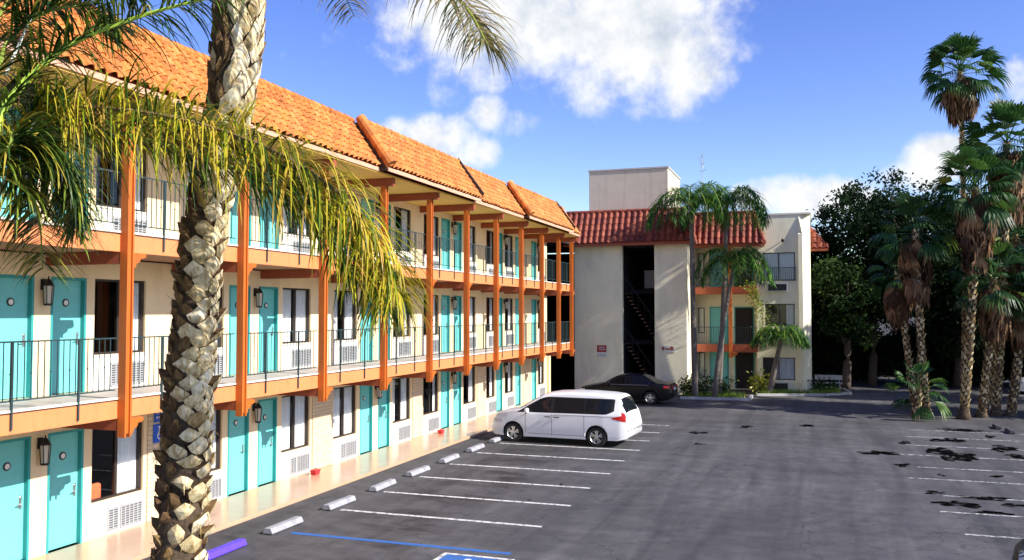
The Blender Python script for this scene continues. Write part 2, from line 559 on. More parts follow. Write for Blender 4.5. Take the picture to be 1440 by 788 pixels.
# dark tar patches on the right row
def blob(u0, u1, v0, v1, seed):
    r = random.Random(seed)
    a, c = ground(u0, (v0 + v1) / 2), ground(u1, (v0 + v1) / 2)
    n_, f_ = ground((u0 + u1) / 2, v1), ground((u0 + u1) / 2, v0)
    cx, cy = (a.x + c.x) / 2, (n_.y + f_.y) / 2
    rx, ry = (c - a).length * .43, abs(f_.y - n_.y) * .40
    b = MB()
    k = 46
    ph = [r.uniform(0, 6.3) for _ in range(6)]
    ring = []
    for i in range(k):
        t = 2 * math.pi * i / k
        q = 0.80 + 0.20 * math.sin(2 * t + ph[0]) + 0.16 * math.sin(3 * t + ph[1]) + 0.12 * math.sin(5 * t + ph[2]) + 0.09 * math.sin(9 * t + ph[3]) + r.uniform(-.10, .10)
        ring.append((cx + rx * q * math.cos(t), cy + ry * q * math.sin(t), 0.0065 + 0.001 * (seed % 3)))
    b.poly(ring)
    tag(b.build('tar_patch', M['stain']), kind='structure')
for i, q in enumerate([(1203, 1270, 633, 642), (1298, 1382, 629, 653), (1305, 1362, 615, 624), (1262, 1284, 620, 626), (1256, 1282, 651, 658), (1386, 1440, 626, 637), (1410, 1446, 638, 646), (1312, 1382, 703, 716), (1352, 1424, 697, 706), (1372, 1424, 718, 725), (1402, 1450, 708, 714), (1294, 1334, 690, 696), (1318, 1330, 666, 671), (1390, 1414, 668, 673), (966, 996, 606, 612), (1038, 1060, 598, 603), (1120, 1150, 597, 601), (974, 992, 623, 627), (1310, 1400, 603, 608), (1382, 1402, 612, 617), (786, 792, 680, 684), (742, 747, 702, 705)]):
    blob(*q, seed=100 + i)

# ------------------------------------------------------------------ the motel
XW, XE = -13.3, -11.7
FL = [0.08, 2.97, 5.92]                     # floor levels
motel = thing('motel_building', 'long three storey cream motel with turquoise doors, orange posts and an orange tile roof', 'motel', (-13.3, 28, 0))
YEND = 44.2
mods = [5.75, 12.15, 18.55, 25.0, 31.25]
doors, wins, bricks = [], [], []
for c in mods:
    doors += [(c - 1.0, c - .17), (c + .2, c + 1.03)]
    wins += [(c - 2.58, c - 1.2), (c + 1.24, c + 2.62)]
for a, c in zip(mods, mods[1:]):
    bricks.append((a + 2.72, c - 2.66))
doors += [(36.36, 37.19), (38.98, 39.81), (41.5, 42.33)]
wins += [(35.1, 36.2), (37.5, 38.7), (42.62, 43.7)]
bricks += [(33.97, 35.02), (40.1, 41.3)]
DH, WS, WT = 2.2, 0.70, 2.2

def wall_grid(b, y0, y1, z0, z1, ops, x, depth):
    """wall face at x looking to +X with real openings and reveals"""
    ysn = sorted({y0, y1} | {o[0] for o in ops} | {o[1] for o in ops})
    zs = sorted({z0, z1} | {o[2] for o in ops} | {o[3] for o in ops})
    for a, c in zip(ysn, ysn[1:]):
        for d, e in zip(zs, zs[1:]):
            my, mz = (a + c) / 2, (d + e) / 2
            if any(o[0] < my < o[1] and o[2] < mz < o[3] for o in ops):
                continue
            b.poly([(x, a, d), (x, c, d), (x, c, e), (x, a, e)])
            b.poly([(x - depth, a, d), (x - depth, a, e), (x - depth, c, e), (x - depth, c, d)])
    for o in ops:
        a, c, d, e = o
        b.poly([(x, a, d), (x, a, e), (x - depth, a, e), (x - depth, a, d)])
        b.poly([(x, c, d), (x - depth, c, d), (x - depth, c, e), (x, c, e)])
        b.poly([(x, a, e), (x, c, e), (x - depth, c, e), (x - depth, a, e)])
        b.poly([(x, a, d), (x - depth, a, d), (x - depth, c, d), (x, c, d)])
tops = [2.62, 5.57, 8.34]
for k, z in enumerate(FL):
    b = MB()
    ops = [(a, c, z, z + DH) for a, c in doors] + [(a, c, z + WS, z + WT) for a, c in wins]
    wall_grid(b, 1.5, YEND, z if k else 0.0, tops[k], ops, XW, 0.18)
    b.build('wall', M['cream'], motel)
b = MB()                                    # the unseen back, ends and flat roof
b.box(-22.2, -22.0, 1.5, YEND, 0, 8.9)
b.box(-22.0, XW - 0.19, 1.3, 1.5, 0, 8.9)
b.box(-22.0, XW - 0.19, YEND - .2, YEND - 0.003, 0, 8.3)
b.build('end_wall', M['cream'], motel)
b = MB()
b.box(-22.25, -12.1, 1.2, 42.7, 8.95, 9.1)
b.box(-22.25, -13.35, 42.701, 53.8, 8.95, 9.1)
b.build('flat_roof', M['deck'], motel)
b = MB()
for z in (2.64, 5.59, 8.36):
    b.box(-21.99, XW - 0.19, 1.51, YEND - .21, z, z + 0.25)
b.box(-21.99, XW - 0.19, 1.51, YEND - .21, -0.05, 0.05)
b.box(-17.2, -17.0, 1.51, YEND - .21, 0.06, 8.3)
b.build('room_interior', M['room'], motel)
for k, z in enumerate(FL):                  # slump brick panels, slightly proud
    if k == 0:
        for a, c in bricks:
            b = MB()
            b.box(XW - 0.02, XW + 0.035, a, c, z + 0.003, 2.60)
            b.build('brick_panel', M['brick'], motel)
    for a, c in wins:                       # pale dado strip under each window
        b = MB()
        b.box(XW - 0.01, XW + 0.012, a - .06, c + .04, z + 0.004, z + WS - 0.05)
        b.build('window_apron', M['white'], motel)
# walkway slabs, fascias, trims
for z0, z1 in ((2.64, 2.97), (5.59, 5.92)):
    b = MB()
    b.box(XW + 0.003, XE + .06, 1.5, 42.9, z0 + .01, z1 - 0.02)
    b.build('gallery_slab', M['slabunder'], motel)
    b = MB()
    b.box(XW + 0.003, XE + .055, 1.5, 42.9, z1 - 0.02, z1)
    b.build('gallery_deck', M['deck'], motel)
    b = MB()
    b.box(XE + .06, XE + .11, 1.5, 42.9, z0 - 0.01, z1 - .03)
    bevel(b.build('fascia', M['orange'], motel), .008)
    b = MB()
    b.box(XE + .02, XE + .125, 1.5, 42.9, z1 + 0.001, z1 + .035)
    b.build('edge_trim', M['trim'], motel)
posts = [9.1, 12.3, 15.62, 18.87, 22.12, 25.25, 28.38, 31.42, 34.5, 37.45, 40.2, 42.6]
def post_mesh():
    b = MB()
    for s in (-1, 1):                       # two planks with a recessed web between them
        b.box(XE + .112, XE + .285, s * .045 + (-.035 if s < 0 else 0), s * .045 + (0 if s < 0 else .035), 2.30, 8.12)
    b.box(XE + .125, XE + .25, -.044, .044, 2.36, 8.10)
    return b
def bracket_mesh(z):
    b = MB()                                # stepped corbel beside the post under the slab
    prof = [(.09, z - .27), (.09, z - .01), (.40, z - .01), (.40, z - .07), (.33, z - .10), (.27, z - .10), (.24, z - .17), (.16, z - .20), (.15, z - .27)]
    b.prism([(XE + .14, y, zz) for y, zz in prof], (.12, 0, 0))
    return b
p0 = post_mesh().build('post', M['post'])
bevel(p0, .006)
k0 = bracket_mesh(2.63).build('bracket', M['post'], p0)
k1 = bracket_mesh(5.58).build('bracket', M['post'], p0)
for i, y in enumerate(posts):
    o = p0 if i == 0 else copy_tree(p0)
    hang(o, motel)
    o.location = (0, y, 0)
for y in posts:
    for z in (2.42, 5.37, 8.12):
        b = MB()
        b.box(XW + 0.002, XE + .105 if z < 8 else XE + .50, y - .075, y + .075, z, z + (.215 if z > 8 else .22))
        b.build('gallery_beam', M['beam'], motel)
# railings between posts
def railing(ya, yb, zf):
    b = MB()
    x = XE + 0.075
    top, low = zf + 1.08, zf + 0.17
    b.box(x - .018, x + .018, ya, yb, top - .012, top + .012)
    b.box(x - .012, x + .012, ya, yb, low - .01, low + .01)
    n = max(2, round((yb - ya) / .125))
    for i in range(1, n):
        y = ya + (yb - ya) * i / n
        b.box(x - .006, x + .006, y - .006, y + .006, low + .01, top - .012)
        if i % 3 == 1:
            zc = zf + .58
            b.lathe([(.004, -.02), (.02, 0), (.004, .02)], (x, y, zc), 'z', 6)
    return b
for zf in (2.97, 5.92):
    for a, c in zip(posts, posts[1:]):
        rl = railing(a + .10, c - .10, zf).build('railing', M['rail'], motel)
        for t in (.30, .70):
            b = MB()
            y = a + (c - a) * t
            b.box(XE + .112, XE + .142, y - .016, y + .016, zf - .27, zf + 1.07)
            b.build('stanchion', M['rail'], rl)

# windows: frame > pane, curtain, sill
def window_proto(variant, w=1.38, h=1.5):
    b = MB()
    t = .045
    b.box(-.13, -.05, -w / 2, -w / 2 + t, 0, h)
    b.box(-.13, -.05, w / 2 - t, w / 2, 0, h)
    b.box(-.13, -.05, -w / 2 + t, w / 2 - t, 0, t)
    b.box(-.13, -.05, -w / 2 + t, w / 2 - t, h - t, h)
    b.box(-.12, -.06, -.035, .035, t, h - t)
    o = b.build('window', M['frame'])
    b = MB()
    b.poly([(-.09, -w / 2 + t, t), (-.09, -.035, t), (-.09, -.035, h - t), (-.09, -w / 2 + t, h - t)])
    b.poly([(-.10, .035, t), (-.10, w / 2 - t, t), (-.10, w / 2 - t, h - t), (-.10, .035, h - t)])
    b.build('pane', M['glass'], o)
    spans = {'closed': [(-w / 2, -.03), (.03, w / 2)], 'half': [(.0, w / 2)], 'gap': [(-w / 2, -.25), (.22, w / 2)], 'open': [(-w / 2, -.42), (.46, w / 2)]}[variant]
    b = MB()
    for a, c in spans:
        n = int((c - a) / .012)
        pv = None
        for i in range(n + 1):
            y = a + (c - a) * i / n
            x = -.165 + .022 * math.sin(y * 62 + a * 9) + .012 * math.sin(y * 23 + 1)
            q = (b.vert((x, y, -.02)), b.vert((x, y, h + .02)))
            if pv:
                b.face(pv[0], q[0], q[1], pv[1])
            pv = q
    b.build('curtain', M['curtain'], o, smooth=True)
    b = MB()
    b.box(-.05, .03, -w / 2 - .02, w / 2 + .02, -.04, -.002)
    b.build('sill', M['trim'], o)
    return o
protos = {k: window_proto(k) for k in ('closed', 'half', 'gap', 'open')}
used = set()
pick = {}
def place_window(kind, y0, y1, z, par):
    o = protos[kind]
    if kind in used:
        o = copy_tree(o)
    used.add(kind)
    hang(o, par)
    o.location = (XW, (y0 + y1) / 2, z + WS)
    o.scale = (1, (y1 - y0) / 1.38, 1)
    return o
seqs = ['closed', 'half', 'closed', 'closed', 'gap', 'open', 'half', 'closed', 'gap', 'half', 'gap', 'half', 'open', 'half']
kinds = [
    ['closed', 'closed', 'closed', 'half', 'closed', 'closed', 'closed', 'gap', 'open', 'half', 'half', 'half', 'open'],
    ['closed', 'half', 'closed', 'half', 'gap', 'closed', 'gap', 'open', 'half', 'closed', 'half', 'half', 'open'],
    ['gap', 'closed', 'half', 'half', 'closed', 'gap', 'half', 'gap', 'half', 'gap', 'open', 'half', 'half']]
for k, z in enumerate(FL):
    for i, (a, c) in enumerate(wins):
        place_window(kinds[k][i % 13], a, c, z, motel)
# doors
def door_proto():
    w, h = .83, DH
    b = MB()
    b.box(-.13, -.085, -w / 2 + .05, w / 2 - .05, .015, h - .05)
    o = b.build('door', M['teal'])
    bevel(o, .004)
    b = MB()
    b.box(-.15, .008, -w / 2, -w / 2 + .05, 0, h)
    b.box(-.15, .008, w / 2 - .05, w / 2, 0, h)
    b.box(-.15, .008, -w / 2 + .05, w / 2 - .05, h - .05, h)
    b.build('door_frame', M['tealdark'], o)
    b = MB()
    y = w / 2 - .13
    b.box(-.085, -.075, y - .03, y + .03, .92, 1.16)
    b.tube([(-.08, y, 1.0), (-.03, y, 1.0), (-.03, y - .11, 1.0)], .011, 8)
    b.lathe([(.02, 0), (.02, .02)], (-.075, y, 1.12), 'x', 10)
    b.build('handle', M['steel'], o)
    b = MB()
    b.cur = 0
    b.lathe([(.075, -.085), (.075, -.07)], (0, .0, 1.72), 'x', 20)
    b.cur = 1
    b.lathe([(.05, -.07), (.05, -.066)], (0, .0, 1.72), 'x', 16)
    b.build('room_number', [M['frame'], M['plate']], o)
    return o
d0 = door_proto()
first = True
for k, z in enumerate(FL):
    for a, c in doors:
        o = d0 if first else copy_tree(d0)
        first = False
        hang(o, motel)
        o.location = (XW, (a + c) / 2, z)
# through-wall air conditioner grilles
def grille_proto():
    b = MB()
    for a, c in ((-.45, -.20), (-.12, .45)):
        b.box(.008, .035, a, c, .06, .09)
        b.box(.008, .035, a, c, .50, .53)
        n = max(2, round((c - a) / .12))
        for i in range(n + 1):
            y = a + (c - a) * i / n
            b.box(.008, .033, y - .013, y + .013, .0901, .4999)
        for i in range(9):
            z = .10 + i * .047
            b.box(.008, .026, a, c, z, z + .020)
    o = b.build('air_conditioner', M['grille'])
    b = MB()
    for a, c in ((-.45, -.20), (-.12, .45)):
        b.box(.003, .0145, a + .004, c - .004, .065, .525)
    b.build('grille_backing', M['darkconc'], o)
    return o
g0 = grille_proto()
first = True
for k, z in enumerate(FL):
    for a, c in wins:
        o = g0 if first else copy_tree(g0)
        first = False
        hang(o, motel)
        o.location = (XW + .006, (a + c) / 2 + .18 * min(1, (c - a) / 1.38), z)
# wall lanterns between the doors of each pair
def lantern_proto():
    b = MB()
    b.box(0.002, .03, -.05, .05, -.05, .15)
    b.box(.03, .12, -.015, .015, .12, .145)
    b.lathe([(.10, .02), (.085, .06), (.04, .13), (.012, .16), (.012, .20)], (.14, 0, 0), 'z', 6)
    b.lathe([(.075, -.34), (.08, -.31), (.02, -.30)], (.14, 0, 0), 'z', 6)
    for i in range(6):
        a = 2 * math.pi * i / 6
        b.tube([(.14 + .072 * math.cos(a), .072 * math.sin(a), -.31), (.14 + .095 * math.cos(a), .095 * math.sin(a), .03)], .008, 4)
    o = b.build('wall_lantern', M['black'])
    b = MB()
    b.lathe([(.062, -.30), (.083, .02)], (.14, 0, 0), 'z', 6)
    b.build('lamp_glass', M['lampglass'], o)
    return o
l0 = lantern_proto()
first = True
for k, z in enumerate(FL):
    for y in [m + .015 for m in mods] + [37.36, 42.48]:
        o = l0 if first else copy_tree(l0)
        first = False
        hang(o, motel)
        o.location = (XW, y, z + 2.0)
# breezeway at the far end: its deep shade put into a near-black colour
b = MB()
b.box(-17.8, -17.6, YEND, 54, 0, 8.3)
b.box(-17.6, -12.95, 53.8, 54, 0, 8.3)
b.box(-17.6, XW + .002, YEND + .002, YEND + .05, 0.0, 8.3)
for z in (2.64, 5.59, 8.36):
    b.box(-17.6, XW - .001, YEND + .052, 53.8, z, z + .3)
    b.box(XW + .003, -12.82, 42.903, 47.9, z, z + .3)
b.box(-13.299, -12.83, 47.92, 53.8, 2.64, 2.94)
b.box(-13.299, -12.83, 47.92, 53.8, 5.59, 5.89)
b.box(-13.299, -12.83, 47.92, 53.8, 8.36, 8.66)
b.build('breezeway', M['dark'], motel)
b = MB()
b.box(XW - .1, XW + .12, YEND - .02, YEND + .3, .08, 2.6)
b.build('end_pilaster', M['cream'], motel)

# tiled mansard in sections
def tiles(b, ea, eb, upv, nrm, cw, rows, tl=0.0, tr=0.0, seed=1):
    """barrel tiles from eave line ea->eb up by upv; tl/tr: hip trims (metres) at each end"""
    r = random.Random(seed)
    ea, eb, upv, nrm = V(ea), V(eb), V(upv), V(nrm).normalized()
    L = (eb - ea).length
    ax = (eb - ea) / L
    nc = max(1, round(L / cw))
    cw = L / nc
    seg = 8
    for c in range(nc):
        s0 = c * cw
        mid = s0 + cw / 2
        fmax = 1.0
        if tl: fmax = min(fmax, mid / tl)
        if tr: fmax = min(fmax, (L - mid) / tr)
        jit = r.uniform(-.012, .012)
        for k in range(rows):
            f0, f1 = k / rows, (k + 1.12) / rows
            if f0 >= fmax: break
            f1 = min(f1, fmax + .04)
            b.val = min(1, max(0, r.gauss(.5, .25)))
            lift0, lift1 = .038 + r.uniform(-.006, .006), .012
            pv = None
            off = r.uniform(-.012, .012)
            for i in range(seg + 1):
                t = i / seg
                # barrel over 64 % of the width, shallow pan for the rest
                if t < .68:
                    hgt = cw * .27 * math.sin(math.pi * t / .68) ** .8 if 0 < t < .68 else 0
                else:
                    hgt = -.022 * math.sin(math.pi * (t - .68) / .32)
                p0 = ea + ax * (s0 + t * cw) + upv * (f0) + upv.normalized() * (off + (jit if k == 0 else 0)) + nrm * (hgt + lift0)
                p1 = ea + ax * (s0 + t * cw) + upv * (f1) + nrm * (hgt * .86 + lift1)
                pe = ea + ax * (s0 + t * cw) + upv * (f0) + upv.normalized() * (off + (jit if k == 0 else 0) + .004) + nrm * (max(-.02, hgt * .75) + lift0 - .035)
                q = (b.vert(p0), b.vert(p1), b.vert(pe))
                if pv:
                    b.face(pv[0], q[0], q[1], pv[1])
                    if k:
                        b.face(pv[2], q[2], q[0], pv[0])
                pv = q
    b.val = .5
def roll(b, a, c, r0, seed=1, n=5, cap=True):
    """row of ridge tiles from a to c"""
    rr = random.Random(seed)
    a, c = V(a), V(c)
    for i in range(n):
        b.val = min(1, max(0, rr.gauss(.5, .22)))
        p, q = a.lerp(c, i / n), a.lerp(c, (i + 1.1) / n)
        b.tube([p, q], [r0 * 1.08, r0 * .92], 10)
    b.val = .5
EZ, TZ = 8.50, 9.78
secs = [(1.4, 21.15, 0.0), (21.15, 28.2, .26), (28.2, 33.75, 0.02), (33.75, 40.7, .26), (40.7, 42.75, 0.02)]
for i, (a, c, off) in enumerate(secs):
    xe, xt = -11.12 + off, -12.02 + off
    b = MB()
    tiles(b, (xe, a, EZ), (xe, c, EZ), (xt - xe, 0, TZ - EZ), (TZ - EZ, 0, xe - xt), .25, 7, seed=20 + i)
    rf = b.build('tile_roof_section', M['tile'], motel, smooth=False)
    b = MB()
    b.prism([(xe - .03, a + .003, EZ - .01), (xt - .03, a + .003, TZ - .01), (-12.45, a + .003, TZ - .01), (-12.45, a + .003, EZ - .01)], (0, c - a - .006, 0))
    b.build('roof_core', M['beam'], rf)
    b = MB()
    b.box(xe - .06, xe - .015, a, c, EZ - .12, EZ - .013)
    b.build('eave_board', M['trim2'], rf)
    b = MB()
    n = int((c - a) / .42)
    roll(b, (xt - .02, a, TZ + .07), (xt - .02, c, TZ + .07), .10, 50 + i, n)
    b.build('ridge_tiles', M['tile'], rf)
    if off > .1:
        b = MB()
        roll(b, (xe + .06, a + .02, EZ + .06), (xt, a + .02, TZ + .12), .15, 60 + i, 5)
        b.build('rake_tiles', M['tile'], rf)
        b = MB()
        b.prism([(xe - .02, a - .03, EZ - .1), (xt, a - .03, TZ), (xt - .3, a - .03, TZ), (xe - .3, a - .03, EZ - .1)], (0, .032, 0))
        b.build('rake_board', M['frame'], rf)
    if off > .1:
        b = MB()
        b.prism([(xe + .02, c - .02, EZ + .04), (xt, c - .02, TZ + .09), (xt, c - .02, TZ + .22), (xe + .08, c - .02, EZ + .19)], (0, .07, 0))
        b.build('rake_board', M['frame'], rf)
b = MB()
b.box(XW + .002, -11.18, 1.45, 42.7, 8.345, 8.40)
b.build('soffit', M['soffit'], motel)

# ------------------------------------------------------------------ the far wing
wing = thing('motel_wing', 'far motel wing with a stair tower, red tile roof and concrete rooftop box', 'motel wing', (-8, 50, 0))
WY = 48.0
b = MB()
b.box(-12.8, -10.0, WY, WY + .3, 0, 8.42)
b.box(-8.2, -6.42, WY, WY + .3, 0, 8.42)
b.box(-6.72, -6.42, WY + .302, 52.4, 0, 8.42)
b.box(-12.8, -12.5, WY + .302, 58, 0, 8.42)
bevel(b.build('tower_wall', M['wing'], wing), .02)
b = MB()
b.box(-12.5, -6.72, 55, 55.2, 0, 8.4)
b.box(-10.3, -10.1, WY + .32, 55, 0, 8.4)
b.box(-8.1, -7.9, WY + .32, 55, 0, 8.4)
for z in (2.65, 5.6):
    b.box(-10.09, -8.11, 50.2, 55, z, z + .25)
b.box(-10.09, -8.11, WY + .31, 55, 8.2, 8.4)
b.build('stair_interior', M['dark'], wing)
for zz in (0.05, 2.9):                       # two flights rising to the left
    b = MB()
    for i in range(14):
        x = -8.12 - i * .135
        b.box(x - .15, x, 48.6, 49.9, zz + i * .205, zz + i * .205 + .05)
    b.build('stair_flight', M['wood'], wing)
    b = MB()
    b.tube([(-8.15, 48.55, zz + 1.0), (-10.05, 48.55, zz + 3.75)], .025, 6)
    for i in range(6):
        x = -8.2 - i * .34
        b.tube([(x, 48.55, zz + i * .52 + .1), (x, 48.55, zz + i * .52 + 1.05)], .012, 4)
    b.build('stair_rail', M['dark'], wing)
b = MB()
b.box(-9.3, -8.7, 51.0, 51.1, 5.95, 7.0)
b.build('landing_panel', M['deck'], wing)
# red mansard over the tower and the recess
def mansard(name, xa, xb, ye, seed, tr=0.0, tl=0.0, ez=8.40, tz=10.22, depth=.95, back=4):
    b = MB()
    tiles(b, (xb, ye, ez), (xa, ye, ez), (0, depth, tz - ez), (0, -(tz - ez), depth), .34, 5, tl=tr, tr=tl, seed=seed)
    if tr:
        tiles(b, (xb, ye + back, ez), (xb, ye, ez), (-tr, 0, tz - ez), (tz - ez, 0, tr), .34, 5, tr=depth, seed=seed + 1)
    rf = b.build(name, M['tilered'], wing)
    b = MB()
    p = [(xa, ye + .03, ez - .02), (xb - .02, ye + .03, ez - .02), (xb - .02, ye + back, ez - .02), (xa, ye + back, ez - .02)]
    q = [(xa + tl, ye + depth + .02, tz - .03), (xb - .02 - tr, ye + depth + .02, tz - .03), (xb - .02 - tr, ye + back, tz - .03), (xa + tl, ye + back, tz - .03)]
    ia, ib = [b.vert(x) for x in p], [b.vert(x) for x in q]
    b.face(*reversed(ia)); b.face(*ib)
    for i in range(4):
        b.face(ia[i], ia[(i + 1) % 4], ib[(i + 1) % 4], ib[i])
    b.build('roof_core', M['beam'], rf)
    b = MB()
    b.box(xa, xb, ye + .01, ye + .06, ez - .17, ez - .025)
    b.box(xa, xb - .01, ye + .062, ye + 1.2, ez - .10, ez - .05)
    b.build('eave_board', M['beam'], rf)
    b = MB()
    roll(b, (xa + tl, ye + depth, tz + .05), (xb - tr, ye + depth, tz + .05), .10, seed + 3, int((xb - xa) / .45))
    if tr:
        roll(b, (xb, ye, ez + .08), (xb - tr, ye + depth, tz + .08), .10, seed + 4, 5)
    b.build('ridge_tiles', M['tilered'], rf)
    return rf
mansard('tile_roof_section', -13.3, -6.15, 47.35, 80, tr=.5, back=6)
mansard('tile_roof_section', -6.6, -2.42, 50.2, 90, tr=.65, back=3)
# recess with galleries
b = MB()
b.box(-6.70, -2.9, 52.5, 52.8, 0, 8.42)
b.build('recess_wall', M['wing'], wing)
for z in (2.26, 5.56):
    b = MB()
    b.box(-6.41, -2.91, 50.75, 52.49, z + .02, z + .40)
    b.build('gallery_slab', M['slabunder'], wing)
    b = MB()
    b.box(-6.41, -2.85, 50.68, 50.748, z, z + .42)
    b.build('fascia', M['beam'], wing)
    b = MB()
    for t in (0, 1):
        b.box(-6.4, -2.92, 50.70, 50.73, z + (.55 if t == 0 else 1.4), z + (.57 if t == 0 else 1.43))
    for i in range(26):
        x = -6.35 + i * .135
        b.box(x - .008, x + .008, 50.707, 50.723, z + .57, z + 1.4)
    b.build('railing', M['rail'], wing)
b = MB()
b.box(-4.42, -4.24, 50.50, 50.675, 1.95, 8.25)
b.prism([(-4.24, 50.56, 1.97), (-4.24, 50.56, 2.25), (-3.9, 50.56, 2.25), (-4.0, 50.56, 2.12)], (0, .1, 0))
b.build('post', M['post'], wing)
for z in (0.08, 2.68, 5.98):
    for x0, x1, m in ((-5.62, -4.68, 'teal'), (-4.2, -3.2, 'dark')):  # second leaf painted near-black for the shade inside an open doorway
        b = MB()
        b.box(x0, x1, 52.44, 52.495, z, z + 2.1)
        dr = b.build('door', M[m], wing)
        b = MB()
        b.box(x0 - .06, x0, 52.42, 52.496, z, z + 2.16)
        b.box(x1, x1 + .06, 52.42, 52.496, z, z + 2.16)
        b.box(x0, x1, 52.42, 52.496, z + 2.1, z + 2.16)
        b.build('door_frame', M['tealdark'], dr)
        b = MB()
        b.lathe([(.03, -.09), (.035, -.05), (.015, -.0)], (x1 - .1, 52.44, z + 1), 'y', 10)
        b.build('handle', M['steel'], dr)
def wing_window(x0, x1, y, z0, z1, cur=True, frac=1.0, mull=1):
    b = MB()
    t = .05
    b.box(x0, x0 + t, y - .03, y - .002, z0, z1)
    b.box(x1 - t, x1, y - .03, y - .002, z0, z1)
    b.box(x0 + t, x1 - t, y - .03, y - .002, z0, z0 + t)
    b.box(x0 + t, x1 - t, y - .03, y - .002, z1 - t, z1)
    if mull:
        xm = (x0 + x1) / 2
        b.box(xm - .03, xm + .03, y - .032, y - .004, z0 + t, z1 - t)
    o = b.build('window', M['frame'], wing)
    b = MB()
    b.poly([(x0 + t, y - .012, z0 + t), (x1 - t, y - .012, z0 + t), (x1 - t, y - .012, z1 - t), (x0 + t, y - .012, z1 - t)])
    b.build('pane', M['glass'], o)
    b = MB()
    b.box(x0 + .001, x1 - .001, y + .34, y + .36, z0 + .001, z1 - .001)
    b.build('room_backing', M['dark'], o)
    if cur:
        b = MB()
        pv = None
        xa = x0 + (x1 - x0) * (1 - frac)
        n = int((x1 - xa) / .02)
        for i in range(n + 1):
            x = xa + (x1 - xa) * i / n
            yy = y + .10 + .03 * math.sin(x * 45)
            q = (b.vert((x, yy, z0)), b.vert((x, yy, z1)))
            if pv:
                b.face(pv[0], q[0], q[1], pv[1])
            pv = q
        b.build('curtain', M['curtain'], o, smooth=True)
    return o
for z in (0.55, 3.2, 6.45):
    wing_window(-6.35, -5.98, 52.5, z + .1, z + 1.6, False, mull=0)
# end block with its angled corner and window openings
BY = 51.0
def face_y(b, xs, zs, ops, y, depth):
    xsn = sorted(set(xs) | {o[0] for o in ops} | {o[1] for o in ops})
    zsn = sorted(set(zs) | {o[2] for o in ops} | {o[3] for o in ops})
    for a, c in zip(xsn, xsn[1:]):
        for d, e in zip(zsn, zsn[1:]):
            if any(o[0] < (a + c) / 2 < o[1] and o[2] < (d + e) / 2 < o[3] for o in ops):
                continue
            b.poly([(a, y, d), (c, y, d), (c, y, e), (a, y, e)])
    for a, c, d, e in ops:
        b.poly([(a, y, d), (a, y, e), (a, y + depth, e), (a, y + depth, d)])
        b.poly([(c, y, d), (c, y + depth, d), (c, y + depth, e), (c, y, e)])
        b.poly([(a, y, e), (c, y, e), (c, y + depth, e), (a, y + depth, e)])
        b.poly([(a, y, d), (a, y + depth, d), (c, y + depth, d), (c, y, d)])
ops = [(-2.56, -.80, 6.32, 7.9), (-2.45, -.86, 3.75, 5.0), (-2.6, -.86, .72, 1.98)]
b = MB()
face_y(b, (-2.9, -.62), (0, 10.02), ops, BY, .22)
b.poly([(-.62, BY, 0), (-.62, BY - .18, 0), (-.62, BY - .18, 8.9), (-.62, BY, 9.1)])
b.poly([(-.62, BY - .18, 0), (-.40, BY - .18, 0), (-.40, BY - .18, 8.9), (-.62, BY - .18, 8.9)])
b.poly([(-.40, BY - .18, 0), (0.02, BY + .40, 0), (0.02, BY + .40, 10.02), (-.40, BY - .18, 8.9)])
b.poly([(-.62, BY, 9.1), (-.62, BY - .18, 8.9), (-.40, BY - .18, 8.9), (0.02, BY + .40, 10.02), (-.62, BY, 10.02)])
b.poly([(0.02, BY + .40, 0), (0.02, 60, 0), (0.02, 60, 10.02), (0.02, BY + .40, 10.02)])
b.poly([(-2.9, BY, 0), (-2.9, BY, 10.02), (-2.9, 60, 10.02), (-2.9, 60, 0)])
b.poly([(-2.9, BY, 10.02), (-.62, BY, 10.02), (.02, BY + .4, 10.02), (.02, 60, 10.02), (-2.9, 60, 10.02)])
b.poly([(-2.9, 60, 0), (-2.9, 60, 10.02), (.02, 60, 10.02), (.02, 60, 0)])
b.build('end_block_wall', M['wing'], wing)
b = MB()
b.box(-2.95, .06, BY - .04, BY + .0, 10.03, 10.12)
b.box(-2.95, .06, BY + .002, 60.02, 10.022, 10.10)
b.build('parapet_cap', M['trim'], wing)
for i, (a, c, d, e) in enumerate(ops):
    wing_window(a, c, BY + .1, d, e, True, (1, .28, .62)[i])
b = MB()                                     # balconette rail over the top window
b.box(-2.6, -.76, BY - .09, BY - .06, 7.02, 7.05)
b.box(-2.6, -.76, BY - .09, BY - .06, 6.30, 6.33)
for i in range(17):
    x = -2.58 + i * .1125
    b.box(x - .01, x + .01, BY - .085, BY - .065, 6.33, 7.02)
for x in (-2.6, -.78):
    b.box(x, x + .02, BY - .09, BY - .002, 7.02, 7.05)
    b.box(x, x + .02, BY - .09, BY - .002, 6.30, 6.33)
b.build('window_railing', M['rail'], wing)
for z in (5.68, 3.1, .12):
    b = MB()
    b.box(-2.32, -1.2, BY - .16, BY - .002, z, z + .50)
    o = bevel(b.build('air_conditioner', M['alu'], wing), .015)
    b = MB()
    b.box(-2.26, -1.26, BY - .172, BY - .163, z + .06, z + .44)
    for i in range(6):
        b.box(-2.26, -1.26, BY - .19, BY - .172, z + .08 + i * .06, z + .10 + i * .06)
    b.build('vent_grille', M['black'], o)
b = MB()
b.tube([(-1.45, BY - .02, 8.55), (-1.45, BY - .2, 8.62)], .03, 6)
b.lathe([(.05, -.12), (.09, .0), (.03, .08)], (-1.45, BY - .25, 8.58), 'z', 10)
b.build('flood_lamp', M['black'], wing)
